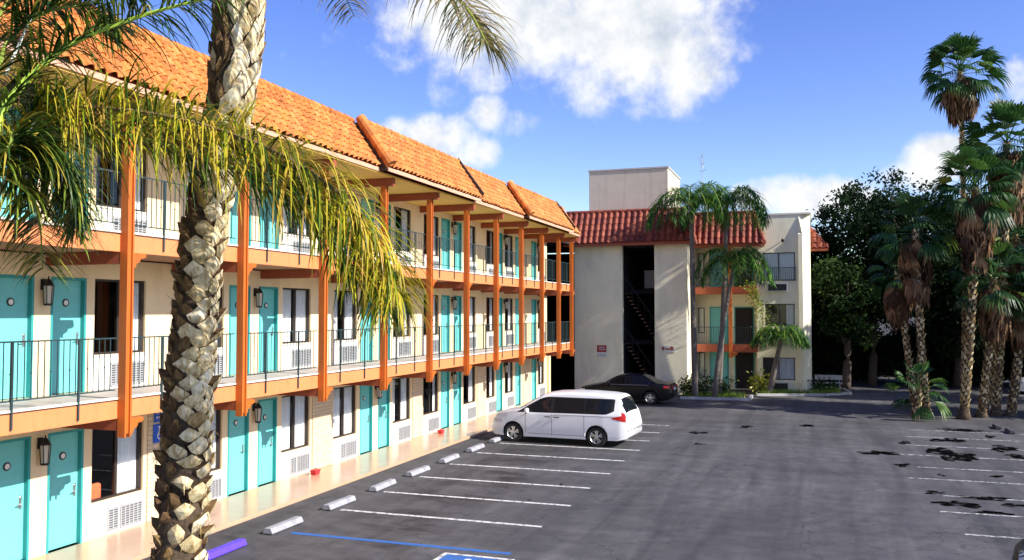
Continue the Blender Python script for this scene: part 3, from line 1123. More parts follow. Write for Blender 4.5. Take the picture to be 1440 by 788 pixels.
# concrete box on the roof
b = MB()
b.box(-12.9, -8.02, 52, 57, 8.45, 13.22)
pt = bevel(b.build('rooftop_box', M['pent'], wing), .03)
b = MB()
b.box(-12.95, -7.97, 51.95, 57.05, 13.222, 13.32)
b.build('coping', M['kerb'], pt)
b = MB()
b.box(-12.49, -3.0, 51.2, 58, 8.43, 9.0)
b.build('flat_roof', M['deck'], wing)
# red tile return beyond the end block
b = MB()
tiles(b, (1.02, 54.4, 8.35), (.03, 54.4, 8.35), (0, .9, 1.3), (0, -1.3, .9), .3, 4, tl=1.0, seed=7)
tiles(b, (1.02, 60, 8.35), (1.02, 54.4, 8.35), (-1.0, 0, 1.3), (1.3, 0, 1.0), .3, 4, tr=.9, seed=8)
rf = b.build('tile_roof_section', M['tilered'], wing)
b = MB()
a = [b.vert(p) for p in ((.025, 54.43, 8.32), (.98, 54.43, 8.32), (.98, 60, 8.32), (.025, 60, 8.32))]
c = [b.vert(p) for p in ((.025, 55.3, 9.6), (.06, 55.3, 9.6), (.06, 60, 9.6), (.025, 60, 9.6))]
b.face(*reversed(a)); b.face(*c)
for i in range(4):
    b.face(a[i], a[(i + 1) % 4], c[(i + 1) % 4], c[i])
b.box(.03, 1.03, 54.36, 54.42, 8.16, 8.30)
b.build('roof_core', M['beam'], rf)

# signs on the tower wall
s = thing('wall_sign', 'dark red notice above a pale notice on the wall behind the black car', 'sign', (-11.2, WY, 2.3))
b = MB()
b.box(-11.47, -10.93, WY - .03, WY - .003, 2.28, 2.66)
b.build('red_plate', M['signred'], s)
b = MB()
rr = random.Random(3)
for k, z in enumerate((2.55, 2.43)):
    x = -11.36
    while x < -11.04:
        w = rr.uniform(.03, .06)
        b.box(x, x + w, WY - .036, WY - .0305, z - .035, z + .025)
        x += w + .025
b.build('lettering', M['plate'], s)
b = MB()
b.box(-11.47, -10.93, WY - .025, WY - .003, 1.98, 2.26)
b.build('lower_plate', M['plate'], s)
b = MB()
for x in (-11.40, -11.27, -11.14, -11.03):
    b.box(x - .02, x + .03, WY - .031, WY - .0255, 2.02, 2.16)
b.build('lower_marks', M['grille'], s)
s = thing('wall_sign', 'small pale sign with dark lettering on the right tower wall beside the palms', 'sign', (-7.5, WY, 2.4))
b = MB()
b.box(-7.86, -7.08, WY - .025, WY - .003, 2.33, 2.66)
b.build('plate', M['trim'], s)
b = MB()
for x, w, h in ((-7.80, .13, .18), (-7.62, .08, .12), (-7.50, .12, .10), (-7.34, .16, .2)):
    b.box(x, x + w, WY - .031, WY - .0255, 2.44, 2.44 + h)
b.build('lettering', M['beam'], s)

# antenna on the wing roof
p = at(988, 305, 54.0)
s = thing('antenna', 'thin rooftop antenna mast with a small cluster of elements behind the palms', 'antenna', (p.x, 54, 9.0))
b = MB()
b.tube([(p.x, 54, 9.0), (p.x, 54, 14.2)], [.03, .02], 6)
b.build('mast', M['alu'], s)
b = MB()
for i in range(5):
    a = i * 1.25
    b.tube([(p.x, 54, 13.2 + i * .2), (p.x + .22 * math.cos(a), 54 + .22 * math.sin(a), 13.35 + i * .24)], .018, 4)
    b.tube([(p.x, 54, 13.2 + i * .2), (p.x - .2 * math.cos(a), 54 - .2 * math.sin(a), 13.3 + i * .24)], .018, 4)
b.build('elements', M['grille'], s)

# ------------------------------------------------------------------ small things on the motel front
s = thing('accessible_parking_sign', 'blue accessible parking sign on the ground floor wall beside the big palm trunk', 'sign', (XW, 15.25, 1.8))
b = MB()
b.box(XW + .038, XW + .055, 15.0, 15.42, 1.72, 2.12)
b.box(XW + .038, XW + .055, 15.02, 15.40, 2.16, 2.46)
bevel(b.build('plate', M['blue'], s), .006)
b = MB()
xx = XW + .0575
def ring_yz(cy, cz, r0, r1, a0, a1, n=14):
    for i in range(n):
        a, e = a0 + (a1 - a0) * i / n, a0 + (a1 - a0) * (i + 1) / n
        b.poly([(xx, cy + r0 * math.cos(a), cz + r0 * math.sin(a)), (xx, cy + r1 * math.cos(a), cz + r1 * math.sin(a)), (xx, cy + r1 * math.cos(e), cz + r1 * math.sin(e)), (xx, cy + r0 * math.cos(e), cz + r0 * math.sin(e))])
ring_yz(15.20, 1.87, .065, .09, rad(100), rad(380))
ring_yz(15.17, 2.05, .001, .028, 0, rad(360))
b.box(XW + .055, XW + .058, 15.155, 15.185, 1.88, 2.01)
b.box(XW + .055, XW + .058, 15.185, 15.27, 1.88, 1.91)
b.box(XW + .055, XW + .058, 15.26, 15.30, 1.79, 1.879)
for z in (2.36, 2.26):
    for k in range(4):
        b.box(XW + .055, XW + .058, 15.08 + k * .07, 15.12 + k * .07, z - .025, z + .025)
b.build('symbol', M['plate'], s)
def red_box(y, label):
    s = thing('plastic_tub', label, 'tub', (-12.85, y, .08), 'red tubs on the walkway')
    b = MB()
    ia = [b.vert((-12.85 + sx * .07, y + sy * .10, .081)) for sx, sy in ((-1, -1), (1, -1), (1, 1), (-1, 1))]
    ib = [b.vert((-12.85 + sx * .09, y + sy * .13, .20)) for sx, sy in ((-1, -1), (1, -1), (1, 1), (-1, 1))]
    b.face(*reversed(ia)); b.face(*ib)
    for i in range(4):
        b.face(ia[i], ia[(i + 1) % 4], ib[(i + 1) % 4], ib[i])
    bevel(b.build('tub', M['red'], s), .01)
    b = MB()
    b.box(-12.945, -12.755, y - .135, y + .135, .201, .22)
    b.tube([(-12.85, y - .07, .221), (-12.85, y - .05, .26), (-12.85, y + .05, .26), (-12.85, y + .07, .221)], .01, 6)
    bevel(b.build('lid', M['red'], s), .006)
red_box(20.75, 'red lidded tub on the walkway below the first curtained window past the big trunk')
red_box(29.25, 'red lidded tub on the walkway close to the parked white van')
# orange chair inside the first ground floor room
s = thing('armchair', 'orange upholstered chair seen through the dark half of the nearest ground floor window', 'chair', (-14.0, 13.75, .05))
b = MB(); b.box(-14.3, -13.72, 13.45, 14.05, .38, .50); bevel(b.build('seat', M['cushion'], s), .04)
b = MB(); b.box(-13.80, -13.68, 13.45, 14.05, .51, 1.05); bevel(b.build('backrest', M['cushion'], s), .05)
for x in (-14.25, -13.76):
    for y in (13.5, 14.0):
        b = MB(); b.box(x - .025, x + .025, y - .025, y + .025, .05, .379); b.build('leg', M['wood'], s)

# ------------------------------------------------------------------ wheel stops
def wheel_stop(name, x, y, m, label, group, L=1.12):
    b = MB()
    w0, w1, h = .115, .07, .135
    pr = [(-w0, .02), (w0, .02), (w0, .05), (w1, h), (-w1, h), (-w0, .05)]
    b.prism([(px, -L / 2, pz) for px, pz in pr], (0, L, 0))
    o = b.build(name, M[m])
    bevel(o, .012)
    o.location = (x, y, 0.0)
    o.rotation_euler = (0, 0, rad(R.uniform(-2, 2)))
    tag(o, label, 'wheel stop', group)
    return o
labs = ['pale concrete wheel stop at the head of the blue line', 'pale concrete wheel stop second in the row after the blue line',
        'pale concrete wheel stop third in the row after the blue line', 'pale concrete wheel stop fourth in the row after the blue line',
        'pale concrete wheel stop fifth in the row, third before the white van', 'pale concrete wheel stop second before the white van',
        'pale concrete wheel stop nearest the front of the white van']
for y, lb in zip([15.67, 17.93, 20.1, 22.2, 24.42, 26.6, 28.72], labs):
    wheel_stop('wheel_stop', -10.45, y, 'concrete', lb, 'concrete wheel stops along the walkway')
wheel_stop('wheel_stop', -10.45, 13.72, 'bluepurple', 'violet blue painted wheel stop beside the big palm trunk', 'concrete wheel stops along the walkway')
p = ground(1404, 604); o = wheel_stop('wheel_stop', p.x, p.y + .3, 'darkconc', 'blackened wheel stop in front of the right hand palm trunks', 'dark wheel stops by the palms', .9)
p = ground(1422, 610); o = wheel_stop('wheel_stop', p.x, p.y + .2, 'darkconc', 'blackened wheel stop a step nearer than its twin by the palms', 'dark wheel stops by the palms', .9)

# ------------------------------------------------------------------ palms and trees
def bezier(pts, n):
    """Catmull-Rom through pts, n+1 samples"""
    P = [V(p) for p in pts]
    P = [P[0] * 2 - P[1]] + P + [P[-1] * 2 - P[-2]]
    out = []
    m = len(P) - 3
    for i in range(n + 1):
        t = i / n * m
        k = min(int(t), m - 1)
        t -= k
        a, b_, c, d = P[k:k + 4]
        out.append(.5 * ((2 * b_) + (c - a) * t + (2 * a - 5 * b_ + 4 * c - d) * t * t + (3 * b_ - a - 3 * c + d) * t ** 3))
    return out

def frond(name, parent, pts, pairs, ll, width, r, green, rach, rw=.02, droop=.9, segs=6, bare=.12, ybias=0.0, planes=True, fwd=.55, spread=1.0):
    """feather leaf: a tapering rachis (the part) and its leaflets in one mesh"""
    b = MB()
    n = 24
    cv = bezier(pts, n)
    b.cur = 1
    b.val = .5
    b.tube(cv, [rw * (1 - .85 * i / n) + .002 for i in range(n + 1)], 6)
    b.cur = 0
    fine = bezier(pts, pairs)
    side0 = None
    for i in range(pairs):
        t = i / pairs
        if t < bare:
            continue
        p = fine[i]
        T = (fine[min(i + 1, pairs)] - fine[max(i - 1, 0)]).normalized()
        S = T.cross(V((0, 0, 1)))
        if S.length < .25 and side0 is not None:
            S = side0
        S = (S - T * S.dot(T)).normalized()
        side0 = S
        U = S.cross(T)
        env = (min(1, (t - bare) / .18) * .55 + .45) * (1 - .40 * max(0, (t - .6) / .4) ** 1.5)
        for sg in (-1, 1):
            for rep in range(1):
                L = ll * env * r.uniform(.6, 1.12)
                a = fwd + r.uniform(-.15, .15)
                lift = r.uniform(-.6, .75) if planes else r.uniform(-.05, .25)
                d = (S * sg * spread + T * a + U * lift).normalized()
                b.val = min(1, max(0, r.gauss(.45 + ybias, .27)))
                q = p.copy()
                pl = None
                step = L / segs
                tw = r.uniform(-.5, .5)
                g = droop * r.uniform(.55, 1.35)
                for k in range(segs + 1):
                    f = k / segs
                    w = width * (.45 + .55 * min(1, f / .2)) * (1 - max(0, f - .35) / .65) ** .8 + .0015
                    W = d.cross(V((0, 0, 1)))
                    if W.length < .1:
                        W = S.cross(d)
                    W = (W.normalized() + U * tw * .6).normalized()
                    va, vb = b.vert(q - W * w * .5), b.vert(q + W * w * .5)
                    if pl:
                        b.face(pl[0], pl[1], vb, va)
                    pl = (va, vb)
                    d = (d + V((0, 0, -1)) * g * (.10 + .9 * f) * 2.2 / segs + V((r.uniform(-.02, .02), r.uniform(-.02, .02), 0))).normalized()
                    q = q + d * step
    return b.build(name, [green, rach], parent)

M['leafnear'] = leafmat('near_palm_leaflets', [(0, (0.008, 0.03, 0.005)), (.34, (0.03, 0.09, 0.008)), (.46, (0.19, 0.26, 0.012)), (.62, (0.55, 0.48, 0.025)), (1, (0.62, 0.38, 0.07))], .38)
M['leafdark'] = leafmat('shaded_palm_leaflets', [(0, (0.008, 0.024, 0.007)), (.4, (0.03, 0.085, 0.014)), (.65, (0.17, 0.24, 0.02)), (1, (0.50, 0.38, 0.05))], .3)
M['leafdry'] = leafmat('dry_palm_leaflets', [(0, (0.03, 0.06, 0.015)), (.4, (0.13, 0.14, 0.04)), (.7, (0.38, 0.32, 0.15)), (1, (0.52, 0.40, 0.24))], .3)
M['rachis'] = mat('green_leaf_stalk', (0.24, 0.32, 0.05), 0.5, 0.2, 6)
M['rachisgreen'] = mat('fresh_leaf_stalk', (0.34, 0.50, 0.06), 0.5, 0.15, 6)
M['rachisbrown'] = mat('brown_leaf_stalk', (0.16, 0.11, 0.05), 0.6, 0.25, 6)
M['queen'] = leafmat('queen_palm_leaflets', [(0, (0.010, 0.035, 0.008)), (.5, (0.035, 0.125, 0.016)), (1, (0.16, 0.32, 0.03))], .35)
M['fan'] = leafmat('fan_palm_leaf', [(0, (0.008, 0.028, 0.008)), (.5, (0.028, 0.085, 0.018)), (.85, (0.11, 0.20, 0.03)), (1, (0.36, 0.30, 0.06))], .3)
M['skirt'] = leafmat('dead_palm_leaf', [(0, (0.055, 0.028, 0.016)), (.5, (0.15, 0.075, 0.035)), (1, (0.34, 0.20, 0.10))], .15, .8)
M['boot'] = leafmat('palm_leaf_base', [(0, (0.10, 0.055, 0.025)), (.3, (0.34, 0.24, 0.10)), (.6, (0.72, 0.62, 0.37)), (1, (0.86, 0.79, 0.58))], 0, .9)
def fibre(m, sc_, lo):
    n, l = nt(m)
    b = n['Principled BSDF']
    old = b.inputs['Base Color'].links[0].from_socket
    tc = n.new('ShaderNodeTexCoord')
    mp = n.new('ShaderNodeMapping')
    mp.inputs['Scale'].default_value = sc_
    nz = n.new('ShaderNodeTexNoise')
    nz.inputs['Scale'].default_value = 1
    nz.inputs['Detail'].default_value = 8
    nz.inputs['Roughness'].default_value = .7
    rp = n.new('ShaderNodeValToRGB')
    rp.color_ramp.elements[0].position, rp.color_ramp.elements[0].color = .36, tuple(lo) + (1,)
    rp.color_ramp.elements[1].position, rp.color_ramp.elements[1].color = .60, (1, 1, 1, 1)
    mx = n.new('ShaderNodeMixRGB')
    mx.blend_type = 'MULTIPLY'
    mx.inputs['Fac'].default_value = 1
    l.new(tc.outputs['Object'], mp.inputs['Vector'])
    l.new(mp.outputs['Vector'], nz.inputs['Vector'])
    l.new(nz.outputs['Fac'], rp.inputs['Fac'])
    l.new(old, mx.inputs['Color1'])
    l.new(rp.outputs['Color'], mx.inputs['Color2'])
    l.new(mx.outputs['Color'], b.inputs['Base Color'])
fibre(M['boot'], (20, 20, 9), (.52, .40, .24))
M['bark'] = mat('dark_palm_bark', (0.075, 0.05, 0.03), 0.95, 0.5, 9, 0.9, 25)
M['barkgrey'] = mat('grey_palm_bark', (0.13, 0.11, 0.095), 0.95, 0.3, 5, 0.8, 20)

def trunk_ring(path, rfun, b, n=14, m=40):
    cv = bezier(path, m)
    b.tube(cv, [rfun(i / m) for i in range(m + 1)], n)
    return cv

# --- the big palm in front of the motel
big = thing('queen_palm', 'tall palm in front of the motel with pale chopped leaf bases all up its trunk', 'palm tree', (-6.50, 7.5, 0))
path = [(-6.50, 7.5, 0)] + [tuple(at(u, v, 7.5)) for u, v in ((251, 788), (263, 600), (271, 480), (286, 330), (324, 150), (338, 0))] + [(-5.48, 7.5, 8.25)]
b = MB()
rt = lambda t: .245 - .02 * t + .02 * math.sin(t * 9)
trunk_ring(path, lambda t: rt(t) - .035, b, 16, 40)
tk = b.build('trunk', M['bark'], big, smooth=True)
b = MB()
cv = bezier(path, 400)
r = random.Random(11)
nb = 400
for k in range(nb):
    t = .015 + .98 * k / nb
    p = cv[int(t * 400)]
    ang = k * 2.39996 * 1.0 + r.uniform(-.10, .10)
    Rr = rt(t) - .035
    out = V((math.cos(ang), math.sin(ang), 0))
    tan = V((-math.sin(ang), math.cos(ang), 0))
    up = (cv[min(400, int(t * 400) + 4)] - cv[max(0, int(t * 400) - 4)]).normalized()
    ragged = (out.x * -.80 + out.y * -.60) > .30 and r.random() < .9     # left side's shade put into colour: narrower bases in dark fibre tones
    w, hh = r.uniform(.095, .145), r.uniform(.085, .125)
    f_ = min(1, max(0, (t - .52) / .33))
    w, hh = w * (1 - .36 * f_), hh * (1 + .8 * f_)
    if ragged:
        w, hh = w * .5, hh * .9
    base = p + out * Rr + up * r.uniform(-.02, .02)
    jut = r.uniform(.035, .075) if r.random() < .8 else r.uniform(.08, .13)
    b.val = min(1, max(0, r.gauss(.78, .20))) if not ragged else r.uniform(0, .14)  # low values put the left side's shade into the colour
    face_val = b.val
    ln = r.uniform(-.35, .35)
    ol = []
    m = 9
    for i in range(m):
        q = 2 * math.pi * i / m + .2
        cq, sq = math.cos(q), math.sin(q)
        k_ = 1 / (abs(cq) ** 1.15 + abs(sq) ** 1.15) ** .87 * r.uniform(.86, 1.14)
        x, y = cq * k_ * w, sq * k_ * hh
        x += y * ln
        ol.append((x, y))
    cc = base + out * (jut * .55 + .022 + r.uniform(0, .015))
    c_ = b.vert(cc)
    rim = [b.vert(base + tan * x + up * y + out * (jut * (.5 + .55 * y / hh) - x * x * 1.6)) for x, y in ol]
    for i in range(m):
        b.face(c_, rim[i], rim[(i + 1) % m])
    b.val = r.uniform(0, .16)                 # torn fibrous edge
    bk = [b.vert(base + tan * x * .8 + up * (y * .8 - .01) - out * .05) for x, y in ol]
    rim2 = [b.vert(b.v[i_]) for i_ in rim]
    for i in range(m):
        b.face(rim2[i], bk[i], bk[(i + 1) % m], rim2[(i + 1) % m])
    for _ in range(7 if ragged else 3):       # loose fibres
        b.val = r.uniform(0, .25) if ragged else r.uniform(0, .7)  # darker fibres for the left side's shade
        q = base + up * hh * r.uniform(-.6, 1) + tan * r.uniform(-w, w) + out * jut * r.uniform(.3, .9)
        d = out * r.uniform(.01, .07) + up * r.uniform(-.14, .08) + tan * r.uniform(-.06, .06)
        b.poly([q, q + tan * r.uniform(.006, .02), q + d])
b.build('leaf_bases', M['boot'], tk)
crown = V((-5.45, 7.5, 8.25))
r = random.Random(21)
hp = [crown, at(430, -190, 7.4), at(520, -110, 7.0), at(600, -45, 6.7), at(655, 10, 6.5), at(685, 62, 6.4)]
frond('frond', big, hp, 210, .64, .018, r, M['leafdry'], M['rachis'], .022, 1.3, 7, .2, .15)
for k, (a, e, ln) in enumerate([(.2, .9, 3.0), (.9, .8, 2.9), (1.7, .6, 2.8), (2.5, .9, 3.0), (3.2, .7, 2.8), (4.0, .8, 2.9), (4.7, 1.0, 2.8), (.55, 1.3, 2.6)]):
    d = V((math.cos(a), math.sin(a), 0))
    p = [crown, crown + d * ln * .3 + V((0, 0, e * .8)), crown + d * ln * .7 + V((0, 0, e)), crown + d * ln + V((0, 0, e * .45))]
    frond('frond', big, p, 80, .6, .022, r, M['leafdry'], M['rachis'], .025, 1.2, 5, .15)
# --- the palm at the left edge, its crown beside the camera
left = thing('queen_palm', 'palm at the left edge whose long yellow green fronds hang across the motel front', 'palm tree', (-7.9, 5.4, 0))
b = MB()
lc = V((-7.7, 5.3, 5.7))
trunk_ring([(-7.9, 5.4, 0), (-7.85, 5.35, 3), lc], lambda t: .2 - .04 * t, b, 12, 24)
b.build('trunk', M['barkgrey'], left, smooth=True)
r = random.Random(31)
def AD(u, v, y):
    return at(u, v, y)
# the great arching frond across the picture
frond('frond', left, [lc, AD(-10, 205, 5.5), AD(45, 164, 5.8), AD(105, 152, 6.0), AD(200, 158, 6.2), AD(300, 180, 6.4), AD(400, 220, 6.6), AD(480, 275, 6.8), AD(535, 345, 6.9), AD(560, 420, 6.9)],
      470, 1.0, .016, r, M['leafnear'], M['rachisbrown'], .034, 1.7, 9, .10, .14, True, .35, .75)
# a second frond just beneath it
frond('frond', left, [lc, AD(-5, 235, 5.4), AD(40, 195, 5.7), AD(130, 182, 6.0), AD(240, 205, 6.3), AD(350, 245, 6.5), AD(440, 300, 6.7), AD(500, 390, 6.8)],
      300, .80, .018, r, M['leafnear'], M['rachis'], .016, .9, 9, .14, -.05, True, .7, .9)
frond('frond', left, [lc, AD(0, 215, 5.8), AD(60, 160, 6.1), AD(180, 150, 6.5), AD(310, 185, 6.8), AD(420, 250, 7.0), AD(500, 340, 7.1), AD(535, 420, 7.1)],
      430, .85, .018, r, M['leafnear'], M['rachisbrown'], .02, .75, 9, .16, -.02, True, .85, .9)
frond('frond', left, [lc, AD(-5, 215, 5.2), AD(20, 190, 5.3), AD(60, 200, 5.5), AD(100, 250, 5.7), AD(115, 310, 5.8)],
      200, .58, .018, r, M['leafdark'], M['rachis'], .018, 1.5, 8, .12, -.05, True, .4, .8)
# rising frond with the bright green stalk
frond('frond', left, [lc, AD(-25, 210, 5.3), AD(0, 160, 5.4), AD(45, 105, 5.6), AD(100, 62, 5.8), AD(170, 32, 6.0), AD(250, 8, 6.2), AD(330, -10, 6.4)],
      170, .72, .019, r, M['leafdark'], M['rachisgreen'], .046, 1.1, 7, .24, -.16, True, .5, .9)
# dark drooping fronds filling the left edge
for pts, yb, n, m in ([([lc, AD(-20, 120, 5.4), AD(10, 60, 5.7), AD(60, 20, 5.9), AD(120, 10, 6.2), AD(170, 40, 6.4)], -.15, 120, 'leafdark'),
                    ([lc, AD(-20, 230, 5.3), AD(15, 205, 5.5), AD(60, 215, 5.8), AD(95, 260, 6.0), AD(105, 330, 6.1)], -.05, 130, 'leafdark'),
                    ([lc, AD(-20, 250, 5.2), AD(5, 240, 5.5), AD(35, 260, 5.6), AD(55, 310, 5.8), AD(60, 380, 5.9)], .12, 130, 'leafdark'),
                    ([lc, AD(-25, 90, 5.8), AD(0, 20, 6.2), AD(50, -30, 6.6), AD(120, -40, 7.0), AD(200, 0, 7.4)], -.15, 120, 'leafdark'),
                    ([lc, AD(-30, 170, 5.9), AD(0, 130, 6.2), AD(40, 120, 6.5), AD(80, 150, 6.8), AD(100, 210, 7.0)], -.2, 130, 'leafdark'),
                    ([lc, AD(-30, 60, 5.3), AD(-15, -20, 5.4), AD(20, -60, 5.6), AD(70, -40, 5.9)], -.1, 110, 'leafdark')]):
    frond('frond', left, pts, int(n * 1.8), .62, .02, r, M[m], M['rachis'], .022, .85, 7, .12, yb, True, .5, .9)
for a in (2.2, 3.0, 3.8, 4.6, 5.4):
    d = V((math.cos(a), math.sin(a), 0))
    frond('frond', left, [lc, lc + d * .9 + V((0, 0, .9)), lc + d * 2.0 + V((0, 0, .9)), lc + d * 2.9 + V((0, 0, .1))], 80, .7, .02, r, M['leafdark'], M['rachis'], .024, 1.6, 6, .12)
# pale dry stalks in the crown
b = MB()
b.tube([AD(-4, 280, 5.5), AD(22, 225, 5.6), AD(50, 168, 5.7)], [.020, .016, .008], 6)
b.tube([AD(8, 105, 5.6), AD(30, 55, 5.7), AD(46, 22, 5.8)], [.016, .012, .006], 6)
b.build('flower_stalk', M['plate'], left)
for q, rr_ in (((-6.50, 7.5), .8), ((-7.9, 5.4), .8)):
    b = MB()
    b.lathe([(rr_, 0.001), (rr_ - .05, .10), (rr_ - .12, .12), (.02, .15)], (q[0], q[1], 0), 'z', 24)
    tag(b.build('planting_bed', M['soil']), kind='structure')

# --- feather palms by the far wing
def queen_palm(label, base, top, fr, ln, n, seed, leaf='queen', drop=1.0, r0=.2, group='feather palms by the far wing', name='queen_palm'):
    r = random.Random(seed)
    s = thing(name, label, 'palm tree', base, group)
    b = MB()
    B, T = V(base), V(top)
    mid = B.lerp(T, .5) + V((r.uniform(-.1, .1), 0, 0))
    trunk_ring([B, mid, T], lambda t: r0 * (1 - .35 * t) + (.06 if t < .04 else 0), b, 10, 24)
    b.build('trunk', M['barkgrey'], s, smooth=True)
    for k in range(n):
        a = k * 2.39996 + r.uniform(-.2, .2)
        f = k / n
        d = V((math.cos(a), math.sin(a), 0))
        e = 1.15 - 1.0 * f + r.uniform(-.1, .1)
        l = ln * r.uniform(.85, 1.1)
        pts = [T, T + d * l * .28 + V((0, 0, l * .34 * e + .1)), T + d * l * (.60) + V((0, 0, l * .38 * e - .05 * drop)), T + d * l * .86 + V((0, 0, l * (.16 * e) - .40 * drop)), T + d * l * .98 + V((0, 0, l * (-.12 + .1 * e) - .95 * drop))]
        frond('frond', s, pts, 58, fr, .05, r, M[leaf], M['rachis'], .03, 1.5, 4, .12, .12 * (1 - 2 * f), True, .5, .9)
    return s
queen_palm('feather palm with a slim dark trunk, left of the pair before the stair tower', at(978, 562, 46.5), at(972, 290, 46.3), .82, 2.3, 20, 41, r0=.17)
queen_palm('feather palm whose crown arches over the right end of the red roof', at(1011, 558, 47.6), at(1022, 290, 47.2), .82, 2.25, 19, 42, r0=.15)
queen_palm('shorter feather palm hanging over the turquoise doors of the far wing', at(1004, 562, 46.4), at(1032, 372, 46.6), .75, 1.95, 15, 43, r0=.15)
# --- short feather palm against the end block
queen_palm('small leaning palm with a stubby trunk in front of the end block', at(1082, 553, 49.6), at(1099, 477, 49.3), .42, 1.6, 22, 44, 'queen', .35, .17, None, 'date_palm')

# --- fan palms on the right
def fan_leaf(b, p, d, size, r, droop=.35, nseg=18, span=2.1, val=None):
    """petiole and a pleated fan; d is the pointing direction"""
    d = V(d).normalized()
    S = d.cross(V((0, 0, 1)))
    if S.length < .1:
        S = V((1, 0, 0))
    S.normalize()
    U = S.cross(d)
    roll_ = r.uniform(-.6, .6)
    S, U = S * math.cos(roll_) + U * math.sin(roll_), U * math.cos(roll_) - S * math.sin(roll_)
    pl = size * r.uniform(.85, 1.15)
    hub = p + d * pl + V((0, 0, -.06 * size))
    b.val = .55
    w = .025
    b.poly([p - S * w, p + S * w, hub + S * w * .6, hub - S * w * .6])
    b.val = val if val is not None else min(.92, max(0, r.gauss(.45, .2)))
    L = size * .92
    v0 = b.vert(hub)
    for i in range(nseg):
        a = -span / 2 * 1.15 + span * 1.15 * (i + .5) / nseg
        da = span * 1.15 / nseg * .62
        l = L * (.78 + .25 * math.cos(a)) * r.uniform(.9, 1.06)
        def dr(q, f, ll):
            v = d * math.cos(q) + S * math.sin(q)
            return hub + v * (ll * f) + U * (.10 * L * abs(math.sin(q)) * f) + V((0, 0, -droop * L * (f ** 2.4) * (.6 + .5 * abs(math.sin(q)))))
        pz = U * .018 * (1 if i % 2 else -1)
        m0, m1 = b.vert(dr(a - da, .58, l) + pz), b.vert(dr(a + da, .58, l) - pz)
        t0 = b.vert(dr(a - da * .55, .82, l)); t1 = b.vert(dr(a + da * .55, .82, l))
        e0 = b.vert(dr(a, 1.06, l) + V((0, 0, -droop * .35 * L)))
        b.face(v0, m0, m1); b.face(m0, t0, t1, m1); b.face(t0, e0, t1)
def fan_palm(label, base, top, size, n, seed, skirt=2.0, r0=.24, lean=0, skirt_w=.75, group='fan palms along the right side'):
    r = random.Random(seed)
    s = thing('fan_palm', label, 'palm tree', base, group)
    B, T = V(base), V(top)
    b = MB()
    mid = B.lerp(T, .45) + V((lean, 0, 0))
    cvs = trunk_ring([B, mid, T], lambda t: r0 * (1.0 - .30 * t) + (.16 * (1 - t / .05) if t < .05 else 0), b, 12, 30)
    tk = b.build('trunk', M['bark'], s, smooth=True)
    b = MB()                                 # criss-cross stubs of old leaf stalks
    hgt = (T - B).length
    cvf = bezier([B, mid, T], 300)
    nst = int(hgt * 30)
    for k in range(nst):
        t = k / nst
        p = cvf[int(t * 300)]
        a = k * 2.39996
        o_ = V((math.cos(a), math.sin(a), 0)); tn = V((-math.sin(a), math.cos(a), 0))
        q = p + o_ * (r0 * (1 - .3 * t) - .02)
        b.val = r.uniform(.15, .8)
        h, w, j = r.uniform(.12, .24), r.uniform(.06, .10), r.uniform(.03, .11)
        b.poly([q - tn * w, q + tn * w, q + tn * w * .5 + o_ * j + V((0, 0, h)), q - tn * w * .5 + o_ * j + V((0, 0, h))])
    b.build('leaf_bases', M['boot'], tk)
    b = MB()
    for k in range(n):
        a = k * 2.39996 + r.uniform(-.2, .2)
        f = (k + .5) / n
        e = 1.35 - 1.95 * f + r.uniform(-.15, .15)
        d = V((math.cos(a) * math.cos(e), math.sin(a) * math.cos(e), math.sin(e)))
        fan_leaf(b, T + V((0, 0, .1 - .3 * f)), d, size * r.uniform(.85, 1.08), r, .22 + .34 * f, 14, 1.65)
    b.build('crown', M['fan'], s)
    if skirt:
        b = MB()
        for k in range(int(70 * skirt / 1.6)):
            a = r.uniform(0, 6.283)
            z = r.uniform(0, skirt * .75)
            d = V((math.cos(a), math.sin(a), 0))
            L = r.uniform(.7, 1.25)
            f = z / (skirt * .75)
            wd = skirt_w * (.75 + .35 * math.sin(min(1, f * 1.2) * math.pi)) * (1 - .35 * f)
            p = T + V((0, 0, -.1 - z)) + d * r0 * .6
            q = p + d * wd * r.uniform(.5, 1.0) + V((0, 0, -.28))
            b.val = min(1, max(0, r.gauss(.45, .28)))
            tn = V((-d.y, d.x, 0))
            b.poly([p - tn * .02, p + tn * .02, q + tn * .02, q - tn * .02])
            for i in range(7):
                x = (i - 3) / 3
                e_ = q + tn * x * .34 * r.uniform(.7, 1.1) + d * r.uniform(-.25, .10) + V((0, 0, -L * r.uniform(.65, 1.05)))
                mm = q + tn * x * .24 + V((0, 0, -L * .4)) + d * .04
                b.poly([q, mm - tn * .06, e_, mm + tn * .06])
        b.build('dead_skirt', M['skirt'], s)
    return s
fan_palm('tallest fan palm standing against the open sky with a round brown skirt', at(1356, 588, 45.5), at(1350, 100, 45.0), 1.02, 50, 51, 2.0, .12, .1, .75)
fan_palm('fan palm at the right edge, second tallest, with a long hanging skirt', at(1400, 590, 43.0), at(1416, 200, 43.0), 1.08, 46, 52, 3.4, .17, .1, .75)
fan_palm('fan palm with bright green leaves just below the tallest one and a long rusty skirt', at(1355, 591, 41.0), at(1371, 262, 41.0), 1.05, 46, 53, 3.4, .18, .1, .7)
fan_palm('half height fan palm with a fresh green head among the right hand trunks', at(1380, 588, 42.0), at(1398, 392, 41.6), 1.0, 30, 54, 2.2, .17, .05, .6)
fan_palm('shaggy fan palm in the shade with a wide reddish brown skirt', at(1303, 587, 41.5), at(1288, 325, 41.5), 1.0, 28, 55, 2.8, .16, -.05, .62)
fan_palm('small shaded fan palm with a ragged pale brown skirt beside the dark trees', at(1288, 588, 43.5), at(1262, 385, 44.0), .8, 20, 56, 1.9, .15, 0, .55)
